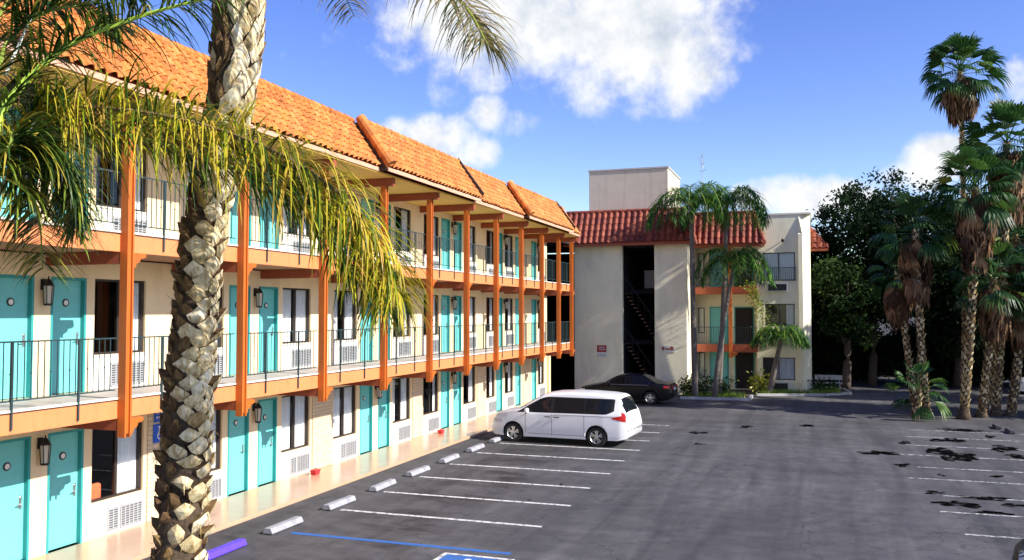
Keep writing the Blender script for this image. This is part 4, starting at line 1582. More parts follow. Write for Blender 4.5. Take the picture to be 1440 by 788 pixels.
fan_palm('leaning fan palm trunk at the far right edge with a low yellowing head', at(1421, 588, 43.0), at(1440, 425, 43.0), 1.0, 26, 57, 1.6, .2, .05, .6)
fan_palm('knee high trunk fan palm spreading bright leaves at the foot of the palm row', at(1289, 590, 40.6), at(1291, 548, 40.6), .78, 16, 58, 0, .2)
fan_palm('slender shaded fan palm trunk close behind the bright green one', at(1383, 586, 44.5), at(1428, 330, 45.0), 1.05, 28, 59, 3.0, .15, .1, .7)

# --- broadleaf trees
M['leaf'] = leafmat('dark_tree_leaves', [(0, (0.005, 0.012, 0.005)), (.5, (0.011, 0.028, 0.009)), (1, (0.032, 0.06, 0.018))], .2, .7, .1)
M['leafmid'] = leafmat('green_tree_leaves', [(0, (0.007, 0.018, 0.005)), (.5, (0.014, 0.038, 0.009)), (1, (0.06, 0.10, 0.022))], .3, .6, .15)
M['treebark'] = mat('brown_tree_bark', (0.09, 0.065, 0.05), 0.95, 0.3, 6, 0.8, 20)
def tree(label, base, cz, rx, ry, rz, seed, leaf='leaf', nc=120, lpc=60, ls=.26, name='broadleaf_tree', group='dark trees behind the palms', cr=.62):
    r = random.Random(seed)
    s = thing(name, label, 'tree', base, group)
    B = V(base)
    C = V((base[0], base[1], cz))
    b = MB()
    top = C + V((0, 0, rz * .3))
    b.tube(bezier([B, B.lerp(C, .5) + V((.15, .1, 0)), top], 12), [.28 * (1 - .6 * i / 12) for i in range(13)], 9)
    tips = []
    for k in range(11):
        a = k * 2.4
        st = B.lerp(top, r.uniform(.4, .95))
        e = C + V((math.cos(a) * rx * .7, math.sin(a) * ry * .7, r.uniform(-.5, .7) * rz))
        b.tube(bezier([st, st.lerp(e, .5) + V((0, 0, .4)), e], 6), [.11 * (1 - .8 * i / 6) for i in range(7)], 6)
    b.build('trunk', M['treebark'], s, smooth=True)
    b = MB()
    lob = [(V((r.uniform(-1, 1), r.uniform(-1, 1), r.uniform(-.6, 1))).normalized(), r.uniform(.75, 1.2)) for _ in range(9)]
    for k in range(nc):
        d = V((r.gauss(0, 1), r.gauss(0, 1), r.gauss(0, 1))).normalized()
        g = max((d.dot(q) ** 3 if d.dot(q) > 0 else 0) * w for q, w in lob)
        rad_ = (.58 + .42 * g) * r.uniform(.55, 1.06)
        c = C + V((d.x * rx * rad_, d.y * ry * rad_, d.z * rz * rad_))
        if c.z < .3:
            continue
        shade = r.uniform(-.2, .25)
        cs = cr * r.uniform(.6, 1.25)
        for _ in range(lpc):
            p = c + V((r.gauss(0, .5), r.gauss(0, .5), r.gauss(0, .38))) * cs
            if p.z < .1:
                continue
            n = (V((r.gauss(0, 1), r.gauss(0, 1), r.gauss(.5, 1)))).normalized()
            t = n.cross(V((r.gauss(0, 1), r.gauss(0, 1), r.gauss(0, 1)))).normalized()
            w = n.cross(t)
            L = ls * r.uniform(.7, 1.3)
            b.val = min(1, max(0, .5 + shade + r.gauss(0, .14)))
            b.poly([p, p + t * L * .5 + w * L * .24 - n * L * .05, p + t * L, p + t * L * .5 - w * L * .24 - n * L * .05])
    b.build('crown', M[leaf], s)
    return s
def tb(u, y):
    p = at(u, 440, y)
    return (p.x, p.y, 0)
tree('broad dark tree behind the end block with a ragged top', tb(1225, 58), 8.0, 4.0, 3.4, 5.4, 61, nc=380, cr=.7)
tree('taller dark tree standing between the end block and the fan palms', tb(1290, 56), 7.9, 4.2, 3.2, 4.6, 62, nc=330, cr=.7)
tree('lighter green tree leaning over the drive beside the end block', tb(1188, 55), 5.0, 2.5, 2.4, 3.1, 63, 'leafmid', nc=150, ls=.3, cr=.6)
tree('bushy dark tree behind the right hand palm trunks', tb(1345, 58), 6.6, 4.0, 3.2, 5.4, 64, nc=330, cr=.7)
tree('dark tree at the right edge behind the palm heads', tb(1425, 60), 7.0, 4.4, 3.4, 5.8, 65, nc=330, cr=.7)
tree('distant dark tree closing the gap under the first tree', tb(1170, 74), 2.8, 5.0, 3.2, 3.6, 66, nc=240, ls=.34, cr=1.0)
tree('distant dark tree filling the gap behind the knee high palm', tb(1262, 76), 2.8, 5.6, 3.2, 3.6, 67, nc=240, ls=.34, cr=1.0)
tree('distant dark tree behind the right hand trunks', tb(1345, 78), 2.8, 5.6, 3.2, 3.6, 68, nc=240, ls=.34, cr=1.0)
tree('distant dark tree past the right edge of the palms', tb(1430, 78), 2.8, 5.6, 3.4, 3.6, 69, nc=240, ls=.34, cr=1.0)
tree('tree with a high thin dark top to the right of the end block', tb(1160, 60), 5.6, 1.5, 1.8, 4.4, 70, nc=130, cr=.5)
for k, (x, y, hh) in enumerate([(14, 50, 6.5), (19, 57, 7.5), (14.2, 42.8, 5.2)]):
    tree(('dark tree just past the white sedan at the right', 'larger dark tree farther off past the white sedan', 'dark tree out of the picture to the right of the palms')[k], (x, y, 0), hh + .8, 4 + .5 * k, 4 - k, hh - .4, 71 + k, nc=240, ls=.34, cr=.9)

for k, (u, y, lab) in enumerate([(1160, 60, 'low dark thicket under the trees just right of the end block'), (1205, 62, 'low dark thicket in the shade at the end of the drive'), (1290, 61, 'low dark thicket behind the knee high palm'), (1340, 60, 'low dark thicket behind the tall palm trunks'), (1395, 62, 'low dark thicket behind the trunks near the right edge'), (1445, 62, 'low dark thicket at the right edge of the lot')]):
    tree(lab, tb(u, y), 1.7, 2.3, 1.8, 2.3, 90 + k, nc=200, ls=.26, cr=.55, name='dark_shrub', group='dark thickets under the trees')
# --- shrubs and grass at the far wing
def shrub(label, p, rx, rz, seed, leaf='leafmid', n=30, ls=.16):
    r = random.Random(seed)
    s = thing('shrub', label, 'shrub', p, 'shrubs along the far wing')
    b = MB()
    P = V(p)
    for k in range(7):
        a = k * .9
        b.tube([P, P + V((math.cos(a) * rx * .5, math.sin(a) * rx * .4, rz * .7))], [.02, .006], 4)
    b.build('stems', M['treebark'], s)
    b = MB()
    for k in range(n * 14):
        d = V((r.gauss(0, .5) * rx, r.gauss(0, .4) * rx, abs(r.gauss(.5, .28)) * rz))
        n_ = V((r.gauss(0, 1), r.gauss(-.4, 1), r.gauss(.6, 1))).normalized()
        t = n_.cross(V((r.gauss(0, 1), r.gauss(0, 1), 1))).normalized()
        w = n_.cross(t)
        L = ls * r.uniform(.7, 1.3)
        b.val = r.uniform(.2, 1)
        p_ = P + d
        b.poly([p_, p_ + t * L * .5 + w * L * .25, p_ + t * L, p_ + t * L * .5 - w * L * .25])
    b.build('foliage', M[leaf], s)
M['leafyellow'] = leafmat('yellow_green_leaves', [(0, (0.10, 0.16, 0.02)), (.5, (0.26, 0.30, 0.03)), (1, (0.45, 0.42, 0.06))], .3)
p = at(968, 556, 47.2); shrub('low shrub at the foot of the right tower wall', (p.x, p.y, .05), .5, .9, 81)
p = at(990, 552, 47.6); shrub('leafy shrub between the two dark palm trunks', (p.x, p.y, .05), .7, 1.0, 82)
p = at(1016, 552, 47.8); shrub('shrub just right of the dark palm trunks', (p.x, p.y, .05), .6, .9, 83)
p = at(1070, 552, 50.0); shrub('bright yellow green plant at the corner of the end block', (p.x, p.y, .05), .55, 1.0, 84, 'leafyellow', 26, .2)
p = at(1152, 552, 51.5); shrub('sprawling low plant on the grass at the right end of the block', (p.x, p.y, .05), 1.0, .7, 85)
p = at(1063, 465, 50.4)
s = thing('climbing_vine', 'yellow green vine hanging from the gallery at the edge of the end block', 'vine', (-2.95, 50.5, 2.6))
b = MB()
r = random.Random(9)
cvv = [(-3.3, 50.55, 6.1), (-2.95, 50.55, 5.5), (-2.6, 50.6, 4.6), (-2.55, 50.62, 3.4)]
b.tube(bezier(cvv, 10), .02, 5)
b.build('stem', M['treebark'], s)
b = MB()
for c in bezier(cvv, 200):
    for _ in range(2):
        p_ = c + V((r.gauss(0, .22), r.gauss(-.08, .12), r.gauss(0, .15)))
        n_ = V((r.gauss(0, 1), r.gauss(-1, 1), r.gauss(.4, 1))).normalized()
        t = n_.cross(V((r.gauss(0, 1), r.gauss(0, 1), 1))).normalized()
        w = n_.cross(t)
        L = r.uniform(.10, .2)
        b.val = r.uniform(0, .8)
        b.poly([p_, p_ + t * L * .5 + w * L * .25, p_ + t * L, p_ + t * L * .5 - w * L * .25])
b.build('foliage', M['leafyellow'], s)
b = MB()
gp = [(-6.5, 46.9), (-2.9, 49.2), (-2.9, 47.6), (2.0, 50.6), (2.6, 52.2), (1.2, 56), (0.06, 56), (0.06, 51.2), (-2.9, 50.6), (-6.5, 47.95)]
b.poly([(-2.7, 48.8, .10), (.6, 50.1, .10), (1.9, 51.4, .10), (1.6, 54, .10), (.05, 54, .10), (.05, 50.8, .10), (-2.7, 50.78, .10)])
b.poly([(-6.5, 45.9, .10), (-3.2, 46.2, .10), (-3.2, 47.9, .10), (-6.5, 47.9, .10)])
tag(b.build('planting_strip', M['soil']), kind='structure')
b = MB()
def kerb(b, pts, w=.14, h=.13):
    for p, q in zip(pts, pts[1:]):
        p, q = V(p + (0,)), V(q + (0,))
        n = (q - p).normalized().cross(V((0, 0, 1))) * w
        b.prism([p, q, q + n, p + n], (0, 0, h))
kerb(b, [(-2.85, 48.75), (.62, 50.03), (1.96, 51.36), (1.66, 54)])
kerb(b, [(-6.5, 45.8), (-3.1, 46.1), (-3.1, 47.9)])
tag(b.build('kerb', M['kerb']), kind='structure')
b = MB()
r = random.Random(5)
def inside(x, y):
    return (-2.6 < x < 1.5 and 48.95 + max(0, x + 2.6) * .38 < y < (50.75 if x < .05 else 53.5)) or (-6.4 < x < -3.3 and 46.2 < y < 47.8)
for _ in range(9000):
    x, y = r.uniform(-6.5, 1.7), r.uniform(46, 53.6)
    if not inside(x, y):
        continue
    h = r.uniform(.10, .26)
    a = r.uniform(0, 6.28)
    dx, dy = math.cos(a) * .02, math.sin(a) * .02
    b.val = r.uniform(0, 1)
    b.poly([(x - dx, y - dy, .10), (x + dx, y + dy, .10), (x + r.uniform(-.07, .07), y + r.uniform(-.07, .07), .10 + h)])
M['grass'] = leafmat('grass_blades', [(0, (0.07, 0.16, 0.015)), (.6, (0.18, 0.32, 0.03)), (1, (0.30, 0.34, 0.06))], .3)
tag(b.build('grass', M['grass']), 'sunlit green grass strip at the foot of the far wing', 'grass', kind='stuff')

# bench by the drive
p = ground(1165, 548)
s = thing('bench', 'weathered grey bench under the trees at the end of the drive', 'bench', (p.x, 53.5, 0))
def bbx(nm, *a, m='kerb'):
    b = MB(); b.box(*a); return bevel(b.build(nm, M[m], s), .008)
bx, by = p.x, 53.5
bbx('seat', bx - .75, bx + .75, by - .22, by + .22, .42, .47)
bbx('backrest', bx - .75, bx + .75, by + .24, by + .28, .60, .88)
for sx in (-.6, .6):
    bbx('leg', bx + sx - .04, bx + sx + .04, by - .2, by + .28, .0, .415)
    bbx('back_post', bx + sx - .03, bx + sx + .03, by + .285, by + .32, .0, .85)
# distant house glimpsed under the trees
s = thing('house', 'distant dark house with a row of small pale windows seen under the trees', 'house', (3.6, 66, 0))
b = MB(); b.box(-1, 12, 66, 70, 0, 2.9); b.build('wall', M['dark'], s)
b = MB(); b.prism([(-1.5, 65.4, 2.9), (-1.5, 70.6, 2.9), (-1.5, 68, 4.2)], (14, 0, 0)); b.build('roof', M['darkconc'], s)
for u in (1229, 1245, 1258):
    q = at(u, 490, 65.98)
    b = MB(); b.box(q.x - .32, q.x + .32, 65.93, 65.995, 1.2, 2.1); w = b.build('window', M['trim'], s)
    b = MB(); b.box(q.x - .24, q.x + .24, 65.91, 65.929, 1.28, 2.02); b.build('pane', M['glass'], w)

# ------------------------------------------------------------------ cars
def interp(tab, x):
    if x <= tab[0][0]: return tab[0][1]
    for (a, p), (c, q) in zip(tab, tab[1:]):
        if x <= c:
            return p + (q - p) * (x - a) / (c - a)
    return tab[-1][1]
def smooth(tab, x, w=.07):
    return sum(interp(tab, x + k * w / 2) * c for k, c in ((-2, 1), (-1, 2), (0, 3), (1, 2), (2, 1))) / 9
class Car:
    def __init__(s, L, top, belt, hw, bot, tumble, NX=90):
        s.L, s.top, s.belt, s.hw, s.bot, s.tumble, s.NX = L, top, belt, hw, bot, tumble, NX
    def ctrl(s, x):
        h, W, z0 = smooth(s.top, x), smooth(s.hw, x), smooth(s.bot, x, .05)
        bl = min(smooth(s.belt, x), h - .05)
        k = max(0, h - bl)
        e = min(1, max(0, (k - .05) / .4))
        wr = W - s.tumble * k - .02
        mid = z0 + (bl - z0) * .5
        return [(0, z0), (W * .86, z0), (W * .955, z0 + .06), (W * .985, z0 + .22), (W, mid), (W * .995, bl - .12 * min(1, (bl - mid) / .2)), (W * .975, bl), (wr * 1.0 + .02 - .01 * e, bl + k * .62), (wr - .07, h - .05 * min(1, k / .2)), (wr * .72, h - .005), (wr * .35, h + .012), (0, h + .016)]
    def ring(s, x, per=4):
        P = s.ctrl(x)
        Q = [P[0]] + P + [(-P[-2][0], P[-2][1])]
        out = []
        for i in range(len(P) - 1):
            a, b_, c, d = Q[i], Q[i + 1], Q[i + 2], Q[i + 3]
            for j in range(per):
                t = j / per
                f = lambda k: .5 * (2 * b_[k] + (c[k] - a[k]) * t + (2 * a[k] - 5 * b_[k] + 4 * c[k] - d[k]) * t * t + (3 * b_[k] - a[k] - 3 * c[k] + d[k]) * t ** 3)
                out.append((max(0, f(0)), f(1)))
        out.append(P[-1])
        return out
    def yat(s, x, z):
        """half width of the side at height z"""
        rg = s.ring(x)[4:]
        for (y0, z0), (y1, z1) in zip(rg, rg[1:]):
            if z0 <= z <= z1 and z1 > z0:
                return y0 + (y1 - y0) * (z - z0) / (z1 - z0)
        return rg[-1][0] if z > rg[-1][1] else rg[0][0]
    def body(s):
        b = MB()
        rows = []
        for i in range(s.NX + 1):
            t = i / s.NX
            x = s.L * (.5 - .5 * math.cos(math.pi * t)) * .35 + s.L * t * .65
            rg = s.ring(x)
            full = [(y, z) for y, z in rg] + [(-y, z) for y, z in rg[-2:0:-1]]
            rows.append([b.vert((x, y, z)) for y, z in full])
        n = len(rows[0])
        for a, c in zip(rows, rows[1:]):
            for k in range(n):
                b.face(a[k], c[k], c[(k + 1) % n], a[(k + 1) % n])
        b.face(*rows[0])
        b.face(*reversed(rows[-1]))
        return b
    def patch(s, b, xs, zlo, zhi, side, off=.005, nz=6, thick=True):
        """panel following the side between heights zlo(x) and zhi(x)"""
        grid = []
        for x in xs:
            colm = []
            for j in range(nz + 1):
                z = zlo(x) + (zhi(x) - zlo(x)) * j / nz
                colm.append(b.vert((x, side * (s.yat(x, z) + off), z)))
            grid.append(colm)
        for a, c in zip(grid, grid[1:]):
            for j in range(nz):
                q = (a[j], c[j], c[j + 1], a[j + 1])
                b.face(*(q if side < 0 else reversed(q)))
    def top_patch(s, b, x0, x1, wfrac, off=.006, nx=10, ny=10):
        """panel following the upper surface (windscreen, rear glass)"""
        grid = []
        for i in range(nx + 1):
            x = x0 + (x1 - x0) * i / nx
            rg = s.ring(x)
            r2 = [(y, z) for y, z in rg if z > min(smooth(s.belt, x), smooth(s.top, x) - .05) - .02][::-1]
            wmax = max(y for y, z in r2) * wfrac
            row = []
            for j in range(ny + 1):
                y = -wmax + 2 * wmax * j / ny
                z = r2[0][1]
                for (ya, za), (yb, zb) in zip(r2, r2[1:]):
                    if ya <= abs(y) <= yb and yb > ya:
                        z = za + (zb - za) * (abs(y) - ya) / (yb - ya)
                row.append((x, y, z))
            grid.append(row)
        idx = []
        for i, row in enumerate(grid):
            sl = (grid[min(i + 1, nx)][ny // 2][2] - grid[max(i - 1, 0)][ny // 2][2]) / (grid[min(i + 1, nx)][0][0] - grid[max(i - 1, 0)][0][0])
            nrm = V((-sl, 0, 1)).normalized() * off
            idx.append([b.vert(V(p) + nrm) for p in row])
        for a, c in zip(idx, idx[1:]):
            for j in range(ny):
                b.face(a[j], c[j], c[j + 1], a[j + 1])
def frange(a, c, n):
    return [a + (c - a) * i / n for i in range(n + 1)]

def carpaint(name, c, rough=.25):
    m = mat(name, c, rough, .02, 3)
    b = m.node_tree.nodes['Principled BSDF']
    b.inputs['Coat Weight'].default_value = .6
    b.inputs['Coat Roughness'].default_value = .05
    return m
M['carwhite'] = carpaint('white_car_paint', (0.78, 0.78, 0.79), .3)
M['carblack'] = carpaint('black_car_paint', (0.004, 0.004, 0.006), .3)
M['carblack'].node_tree.nodes['Principled BSDF'].inputs['Coat Weight'].default_value = .15
M['carblack'].node_tree.nodes['Principled BSDF'].inputs['Specular IOR Level'].default_value = .25
M['carglass'] = mat('tinted_car_glass', (0.008, 0.010, 0.014), .06, .1, 2, spec=.25)
M['cartrim'] = mat('black_car_trim', (0.012, 0.012, 0.013), .45, .1, 8)
M['tyre'] = mat('tyre_rubber', (0.018, 0.018, 0.018), .85, .2, 12)
M['alloy'] = mat('alloy_rim', (0.62, 0.62, 0.63), .28, .05, 5, metal=.85)
M['tail'] = mat('red_lamp_lens', (0.50, 0.015, 0.02), .15, .05, 5)
M['headlens'] = mat('clear_lamp_lens', (0.55, 0.57, 0.6), .12, .05, 5)
M['platewhite'] = M['plate']

def outward(o):
    import bmesh
    bm = bmesh.new()
    bm.from_mesh(o.data)
    bmesh.ops.remove_doubles(bm, verts=bm.verts, dist=1e-5)
    bmesh.ops.recalc_face_normals(bm, faces=bm.faces)
    bm.to_mesh(o.data)
    bm.free()
def make_car(name, label, cat, loc, rot, car, paint, wheels, spec, group=None):
    s = thing(name, label, cat, (0, 0, 0), group)
    wr = spec['wr']
    b = car.body()
    o = b.build('body', [paint, M['cartrim']], s, smooth=True)
    outward(o)
    for i, xw in enumerate(wheels):         # cut real wheel arches
        c = MB()
        c.lathe([(wr + .055, -1.2), (wr + .055, 1.2)], (xw, 0, wr), 'y', 40)
        cut = c.build('cut', M['cartrim'])
        outward(cut)
        # hollow only the outer part of each side
        md = o.modifiers.new('arch', 'BOOLEAN')
        md.operation = 'DIFFERENCE'
        md.object = cut
        md.solver = 'EXACT'
        dg = bpy.context.evaluated_depsgraph_get()
        me = bpy.data.meshes.new_from_object(o.evaluated_get(dg))
        o.modifiers.clear()
        o.data = me
        bpy.data.objects.remove(cut)
    for p in o.data.polygons:
        for xw in wheels:
            if abs(math.hypot(p.center.x - xw, p.center.z - wr) - (wr + .055)) < .012 and abs(p.normal.y) < .35:
                p.material_index = 1
    o.data.name = 'body'
    # inner tub so that nothing shows through the arches
    b = MB()
    b.box(.5, car.L - .4, -(spec['hw'] - .28), spec['hw'] - .28, .24, .60)
    b.build('underbody', M['cartrim'], o)
    g = MB()
    for sd in (-1, 1):
        for x0, x1, zlo, zhi in spec['glassband']:
            car.patch(g, frange(x0, x1, 26), zlo, zhi, sd, .004, 8)
    g.build('window_trim', M['cartrim'], s, smooth=True)
    for x0, x1, zlo, zhi in spec['glass']:
        for sd in (-1, 1):
            g = MB()
            car.patch(g, frange(x0, x1, 14), zlo, zhi, sd, .009, 8)
            g.build('side_window', M['carglass'], s, smooth=True)
    for nm, x0, x1, wf in spec['screens']:
        g = MB()
        car.top_patch(g, x0, x1, wf)
        g.build(nm, M['carglass'], s, smooth=True)
    for sd in (-1, 1):
        for x, z0, z1 in spec['seams']:
            g = MB()
            car.patch(g, [x - .006, x + .006], lambda q: z0, lambda q: z1, sd, .003, 10)
            g.build('door_seam', M['cartrim'], o)
        for x0, x1, z0, z1 in spec.get('strips', []):
            g = MB()
            car.patch(g, frange(x0, x1, 20), lambda q: z0, lambda q: z1, sd, .004, 2)
            g.build('side_strip', spec.get('stripmat', M['cartrim']), o)
        for x, z in spec['handles']:
            g = MB()
            y = car.yat(x, z)
            g.tube([(x - .10, sd * (y + .0), z), (x - .08, sd * (y + .035), z + .003), (x + .08, sd * (y + .035), z + .003), (x + .10, sd * (y + .0), z)], .016, 8)
            g.build('door_handle', spec.get('handlemat', M['cartrim']), s, smooth=True)
        x, z = spec['mirror']
        y = car.yat(x, z)
        g = MB()
        g.box(x - .02, x + .03, min(sd * y, sd * (y + .07)), max(sd * y, sd * (y + .07)), z - .02, z + .015)
        g.lathe([(.02, -.10), (.085, -.06), (.10, .02), (.085, .055), (.02, .06)], (x, sd * (y + .15), z + .05), 'x', 12)
        g.build('wing_mirror', paint, s, smooth=True)
        for x0, x1, z0, z1, zz0, zz1 in spec['tails']:
            g = MB()
            car.patch(g, frange(x0, x1, 8), lambda q: z0 + (zz0 - z0) * (q - x0) / (x1 - x0), lambda q: z1 + (zz1 - z1) * (q - x0) / (x1 - x0), sd, .008, 6)
            g.build('tail_lamp', M['tail'], s, smooth=True)
        x0, x1, z0, z1 = spec['head']
        g = MB()
        car.patch(g, frange(x0, x1, 8), lambda q: z0, lambda q: z1, sd, .006, 4)
        g.build('headlight', M['headlens'], s, smooth=True)
    g = MB()
    e = car.L
    g.box(e - .01, e + .012, -.26, .26, spec['platez'], spec['platez'] + .13)
    g.build('number_plate', M['plate'], s)
    if spec.get('rearlamps'):
        for sd in (-1, 1):
            g = MB()
            z0, z1 = spec['rearlamps']
            g.box(e - .02, e + .015, min(sd * .45, sd * .75), max(sd * .45, sd * .75), z0, z1)
            bevel(g.build('tail_lamp', M['tail'], s), .01)
    g = MB()
    z0 = spec['bump']
    g.box(-.015, .05, -.55, .55, z0, z0 + .16)
    bevel(g.build('grille', M['cartrim'], s), .02)
    for k, xw in enumerate(wheels):
        for sd in (-1, 1):
            yo = spec['hw'] - .125
            b = MB()
            prof = [(wr * .62, -.10), (wr * .93, -.105), (wr, -.07), (wr, .07), (wr * .93, .105), (wr * .66, .10), (wr * .62, .06), (wr * .60, -.05)]
            b.lathe([(q, h * sd) for q, h in prof], (xw, sd * yo, wr), 'y', 32)
            w = b.build('wheel', M['tyre'], s, smooth=False)
            b = MB()
            ys = sd * (yo + .0)
            f = ys + sd * .085
            for i in range(32):
                a0, a1 = 2 * math.pi * i / 32, 2 * math.pi * (i + 1) / 32
                P = lambda rr_, a, dy: (xw + rr_ * math.cos(a), f + sd * dy, wr + rr_ * math.sin(a))
                b.poly([P(wr * .59, a0, -.01), P(wr * .59, a1, -.01), P(wr * .66, a1, .022), P(wr * .66, a0, .022)])
            for i in range(5):
                a = 2 * math.pi * i / 5 + .3
                for sg in (-1, 1):
                    d0, d1 = a + sg * .06, a + sg * .34
                    b.prism([P(wr * .16, a, .012), P(wr * .16, a + sg * .6, .012), P(wr * .61, d1, .006), P(wr * .61, d0, .006)], (0, -sd * .03, 0))
            b.lathe([(wr * .20, -.03), (wr * .20, .012), (wr * .10, .022)] if sd > 0 else [(wr * .10, -.022), (wr * .20, -.012), (wr * .20, .03)], (xw, f, wr), 'y', 20)
            b.build('rim', M['alloy'], w)
            b = MB()
            b.lathe([(wr * .58, -.005), (wr * .58, .005)], (xw, ys + sd * .03, wr), 'y', 24)
            b.build('brake_disc', M['cartrim'], w)
    s.location = loc
    s.rotation_euler = (0, 0, rot)
    return s

van = Car(5.1,
          [(0, .62), (.05, .80), (.2, .96), (.5, 1.06), (.95, 1.14), (1.15, 1.19), (1.55, 1.44), (1.95, 1.66), (2.3, 1.735), (2.9, 1.77), (3.6, 1.77), (4.3, 1.74), (4.62, 1.70), (4.75, 1.62), (4.92, 1.25), (5.0, 1.02), (5.06, .92), (5.1, .60)],
          [(0, .5), (.3, .80), (1.0, 1.03), (2.0, 1.07), (5.1, 1.12)],
          [(0, .62), (.08, .76), (.3, .88), (.7, .96), (1.3, .985), (4.2, .985), (4.8, .94), (5.02, .86), (5.1, .78)],
          [(0, .30), (.15, .20), (.4, .20), (4.7, .22), (5.0, .30), (5.1, .42)], .30)
vtop = lambda x: min(smooth(van.top, x) - .115, 1.60)
spec_van = dict(wr=.335, hw=.985, platez=.78, bump=.36,
    glassband=[(1.10, 4.58, lambda x: 1.055 + .012 * (x - 1.1) + max(0, x - 4.35) * .5, lambda x: max(1.06 + .012 * (x - 1.1) + max(0, x - 4.35) * .5 + .005, vtop(x)))],
    glass=[(1.55, 2.33, lambda x: 1.085, lambda x: max(1.09, vtop(x) - .035)), (2.45, 3.52, lambda x: 1.095, lambda x: vtop(x) - .035), (3.58, 4.46, lambda x: 1.10 + max(0, x - 4.3) * .8, lambda x: vtop(x) - .035)],
    screens=[('windscreen', 1.17, 1.98, .90), ('rear_window', 4.74, 4.95, .84)],
    seams=[(1.42, .35, 1.05), (2.39, .30, 1.08), (3.55, .34, 1.09)],
    strips=[(2.45, 4.55, 1.012, 1.022), (1.5, 4.2, .335, .345)],
    handles=[(2.24, .93), (2.56, .93)], mirror=(1.52, 1.07),
    tails=[(4.52, 4.98, .96, 1.0, .86, 1.10), (4.84, 4.96, .98, 1.18, .98, 1.12)], head=(.10, .52, .66, .78), handlemat=M['cartrim'])
make_car('minivan', 'white minivan parked nose in to the walkway with dark tinted windows', 'minivan', (-10.75, 29.72, 0), rad(-4.0), van, M['carwhite'], (.95, 3.98), spec_van)
sed = Car(4.85,
          [(0, .55), (.05, .66), (.3, .78), (.9, .90), (1.35, .97), (1.7, 1.17), (2.15, 1.39), (2.5, 1.45), (3.0, 1.455), (3.4, 1.41), (3.85, 1.20), (4.15, 1.07), (4.5, 1.04), (4.75, 1.02), (4.82, .9), (4.85, .62)],
          [(0, .45), (.4, .74), (1.3, .92), (3, .97), (4.85, 1.0)],
          [(0, .60), (.08, .73), (.35, .85), (.9, .91), (3.9, .92), (4.6, .87), (4.8, .80), (4.85, .74)],
          [(0, .30), (.2, .18), (4.5, .20), (4.75, .28), (4.85, .38)], .42)
stop_ = lambda x: min(smooth(sed.top, x) - .085, 1.34)
zl = lambda x: .955 + .02 * (x - 1.5)
spec_sed = dict(wr=.325, hw=.92, platez=.70, bump=.36, rearlamps=(.80, .93),
    glassband=[(1.55, 3.82, zl, lambda x: max(zl(x) + .005, stop_(x)))],
    glass=[(1.72, 2.52, lambda x: zl(x) + .025, lambda x: max(zl(x) + .03, stop_(x) - .03)), (2.60, 3.36, lambda x: zl(x) + .025, lambda x: stop_(x) - .03), (3.42, 3.72, lambda x: zl(x) + .025, lambda x: max(zl(x) + .03, stop_(x) - .03))],
    screens=[('windscreen', 1.38, 2.16, .88), ('rear_window', 3.40, 4.0, .86)],
    seams=[(1.50, .3, .94), (2.56, .28, .97), (3.45, .5, .98)],
    strips=[(1.6, 3.75, .945, .958)], stripmat=M['alu'],
    handles=[(2.36, .82), (3.28, .84)], mirror=(1.75, .98),
    tails=[(4.45, 4.74, .82, .93, .80, .95)], head=(.10, .5, .60, .70), handlemat=M['carblack'])
make_car('sedan', 'black sedan parked beyond the white minivan in front of the stair tower', 'car', (-11.25, 43.3, 0), rad(-1.5), sed, M['carblack'], (.92, 3.80), spec_sed)
p = ground(1436, 556)
make_car('sedan', 'white sedan mostly cut off at the right edge behind the palm trunks', 'car', (p.x - .25, p.y + 1.2, 0), rad(0), sed, M['carwhite'], (.92, 3.80), spec_sed)
make_car('sedan', 'dark car at the bottom right corner of which only a sliver shows', 'car', (3.12, 16.35, 0), rad(-14), sed, M['carblack'], (.92, 3.80), spec_sed)

# ------------------------------------------------------------------ daylight and sky
EL, AZ = rad(33.2), rad(8.0)                # towards the sun: from +X, slightly towards the camera side
SD = V((math.cos(EL) * math.cos(AZ), -math.cos(EL) * math.sin(AZ), math.sin(EL)))
ld = bpy.data.lights.new('sun', 'SUN')
ld.energy = 5.0
ld.angle = rad(.53)
ld.color = (1, .95, .86)
lo = bpy.data.objects.new('sun', ld)
col.objects.link(lo)
lo.rotation_euler = (-SD).to_track_quat('-Z', 'Y').to_euler()
lo.location = (30, 0, 40)

w = bpy.data.worlds.new('World')
sc.world = w
w.use_nodes = True
n, l = w.node_tree.nodes, w.node_tree.links
bg = n['Background']
sky = n.new('ShaderNodeTexSky')
sky.sky_type = 'NISHITA'
sky.sun_disc = False
sky.sun_elevation = EL
sky.sun_rotation = math.atan2(SD.x, SD.y)
sky.air_density = 1.0
sky.dust_density = 0.3
sky.ozone_density = 2.2
SKYS = 0.13
bg.inputs['Strength'].default_value = SKYS
tcw = n.new('ShaderNodeTexCoord')
def mth(op, a, b_=None, c=None, clamp=False):
    x = n.new('ShaderNodeMath')
    x.operation = op
    x.use_clamp = clamp
    for i, q in enumerate((a, b_, c)):
        if q is None:
            continue
        if isinstance(q, (int, float)):
            x.inputs[i].default_value = q
        else:
            l.new(q, x.inputs[i])
    return x.outputs[0]
def dot(vec):
    x = n.new('ShaderNodeVectorMath')
    x.operation = 'DOT_PRODUCT'
    l.new(tcw.outputs['Generated'], x.inputs[0])
    x.inputs[1].default_value = tuple(vec)
    return x.outputs['Value']
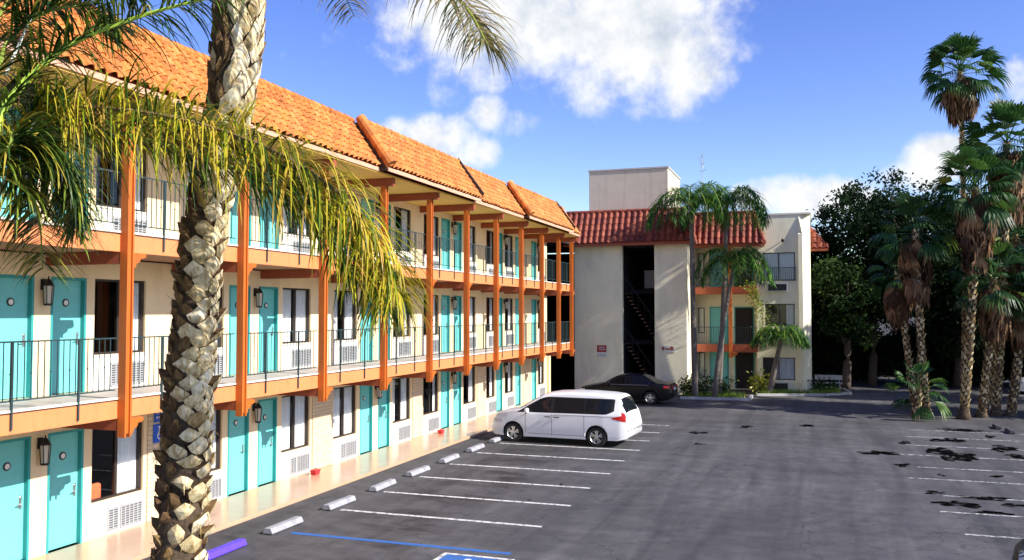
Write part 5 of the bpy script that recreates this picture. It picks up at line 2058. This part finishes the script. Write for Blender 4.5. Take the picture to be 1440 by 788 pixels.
def wnoise(scale, detail, rough, off=(0, 0, 0)):
    mp = n.new('ShaderNodeMapping')
    mp.inputs['Location'].default_value = off
    l.new(tcw.outputs['Generated'], mp.inputs['Vector'])
    z = n.new('ShaderNodeTexNoise')
    z.inputs['Scale'].default_value = scale
    z.inputs['Detail'].default_value = detail
    z.inputs['Roughness'].default_value = rough
    l.new(mp.outputs['Vector'], z.inputs['Vector'])
    return z.outputs['Fac']
# clouds: soft patches in fixed compass directions, broken up by noise
CL = [(740, 25, 240, 85, 1.15), (905, 45, 135, 95, 1.3), (845, 110, 90, 62, .95), (640, 20, 130, 60, .9), (575, 22, 70, 45, .8), (1000, 28, 50, 30, .55),
      (618, 195, 52, 34, .95), (655, 218, 40, 30, .85), (565, 185, 35, 20, .6), (686, 160, 28, 24, .75), (735, 172, 40, 20, .5), (622, 136, 26, 20, .5),
      (1085, 278, 48, 24, .9), (1130, 280, 60, 32, 1.05), (1185, 285, 55, 30, .9), (1060, 265, 22, 12, .5), (1330, 220, 42, 30, .95), (1432, 115, 22, 32, .8), (1290, 250, 40, 20, .7), (600, 225, 60, 24, .6), (870, 155, 50, 20, .45),
      (200, -260, 260, 90, .9), (1800, 60, 220, 70, .9), (-300, 60, 160, 50, .8), (1700, 300, 240, 40, .9), (2300, 180, 300, 90, .9)]
fld = None
hgt = None
for u, v, rx, ry, k in CL:
    d = ray(u, v).normalized()
    rr = d.cross(V((0, 0, 1))).normalized()
    uu = rr.cross(d)
    sc_ = 1 / (ray(u, v).length * FPX)
    a = mth('MULTIPLY', dot(rr), 1 / (rx * sc_))
    e = mth('MULTIPLY', dot(uu), 1 / (ry * sc_))
    rr2 = mth('ADD', mth('MULTIPLY', a, a), mth('MULTIPLY', e, e))
    f = mth('SUBTRACT', 1.0, mth('MULTIPLY', rr2, .55))
    f = mth('MULTIPLY', mth('MULTIPLY', f, k), mth('GREATER_THAN', dot(d), 0.3))
    f = mth('MAXIMUM', f, -1.0)
    fld = f if fld is None else mth('SMOOTH_MAX', fld, f, .25)
nz = wnoise(9, 9, .60)
nz2 = wnoise(26, 7, .6, (3, 1, 2))
den = mth('ADD', fld, mth('MULTIPLY', mth('SUBTRACT', nz, .5), 2.6))
den = mth('ADD', den, mth('MULTIPLY', mth('SUBTRACT', nz2, .5), 1.0))
mr = n.new('ShaderNodeMapRange')
mr.interpolation_type = 'SMOOTHSTEP'
mr.inputs['From Min'].default_value = .18
mr.inputs['From Max'].default_value = 1.0
l.new(den, mr.inputs['Value'])
cover = mr.outputs['Result']
# the sunward side of a cloud is white, its depths grey blue
nzs = wnoise(9, 9, .60, tuple(-x * .035 for x in SD))
lit = mth('ADD', mth('MULTIPLY', mth('SUBTRACT', nz, nzs), 3.0), mth('MULTIPLY', mth('SUBTRACT', nz2, .5), .6))
thick = mth('MULTIPLY', mth('SUBTRACT', den, 1.0), .42)
br = mth('ADD', mth('SUBTRACT', .78, thick), lit, clamp=True)
cr_ = n.new('ShaderNodeValToRGB')
cr_.color_ramp.elements[0].position, cr_.color_ramp.elements[0].color = .15, (2.2, 2.6, 3.2, 1)
cr_.color_ramp.elements[1].position, cr_.color_ramp.elements[1].color = .95, (4.5, 4.55, 4.6, 1)
l.new(br, cr_.inputs['Fac'])
hs = n.new('ShaderNodeHueSaturation')
hs.inputs['Hue'].default_value = .528
hs.inputs['Saturation'].default_value = 1.27
hs.inputs['Value'].default_value = 1.0
l.new(sky.outputs['Color'], hs.inputs['Color'])
mx = n.new('ShaderNodeMixRGB')
l.new(cover, mx.inputs['Fac'])
l.new(hs.outputs['Color'], mx.inputs['Color1'])
l.new(cr_.outputs['Color'], mx.inputs['Color2'])
l.new(mx.outputs['Color'], bg.inputs['Color'])

vs = sc.view_settings
vs.view_transform = 'Standard'
vs.look = 'None'
vs.exposure = 0.8
vs.gamma = 1
vs.use_curve_mapping = False
sc.render.resolution_x, sc.render.resolution_y = 1024, 560
sc.render.engine = 'CYCLES'
sc.cycles.max_bounces = 8
sc.cycles.transparent_max_bounces = 12
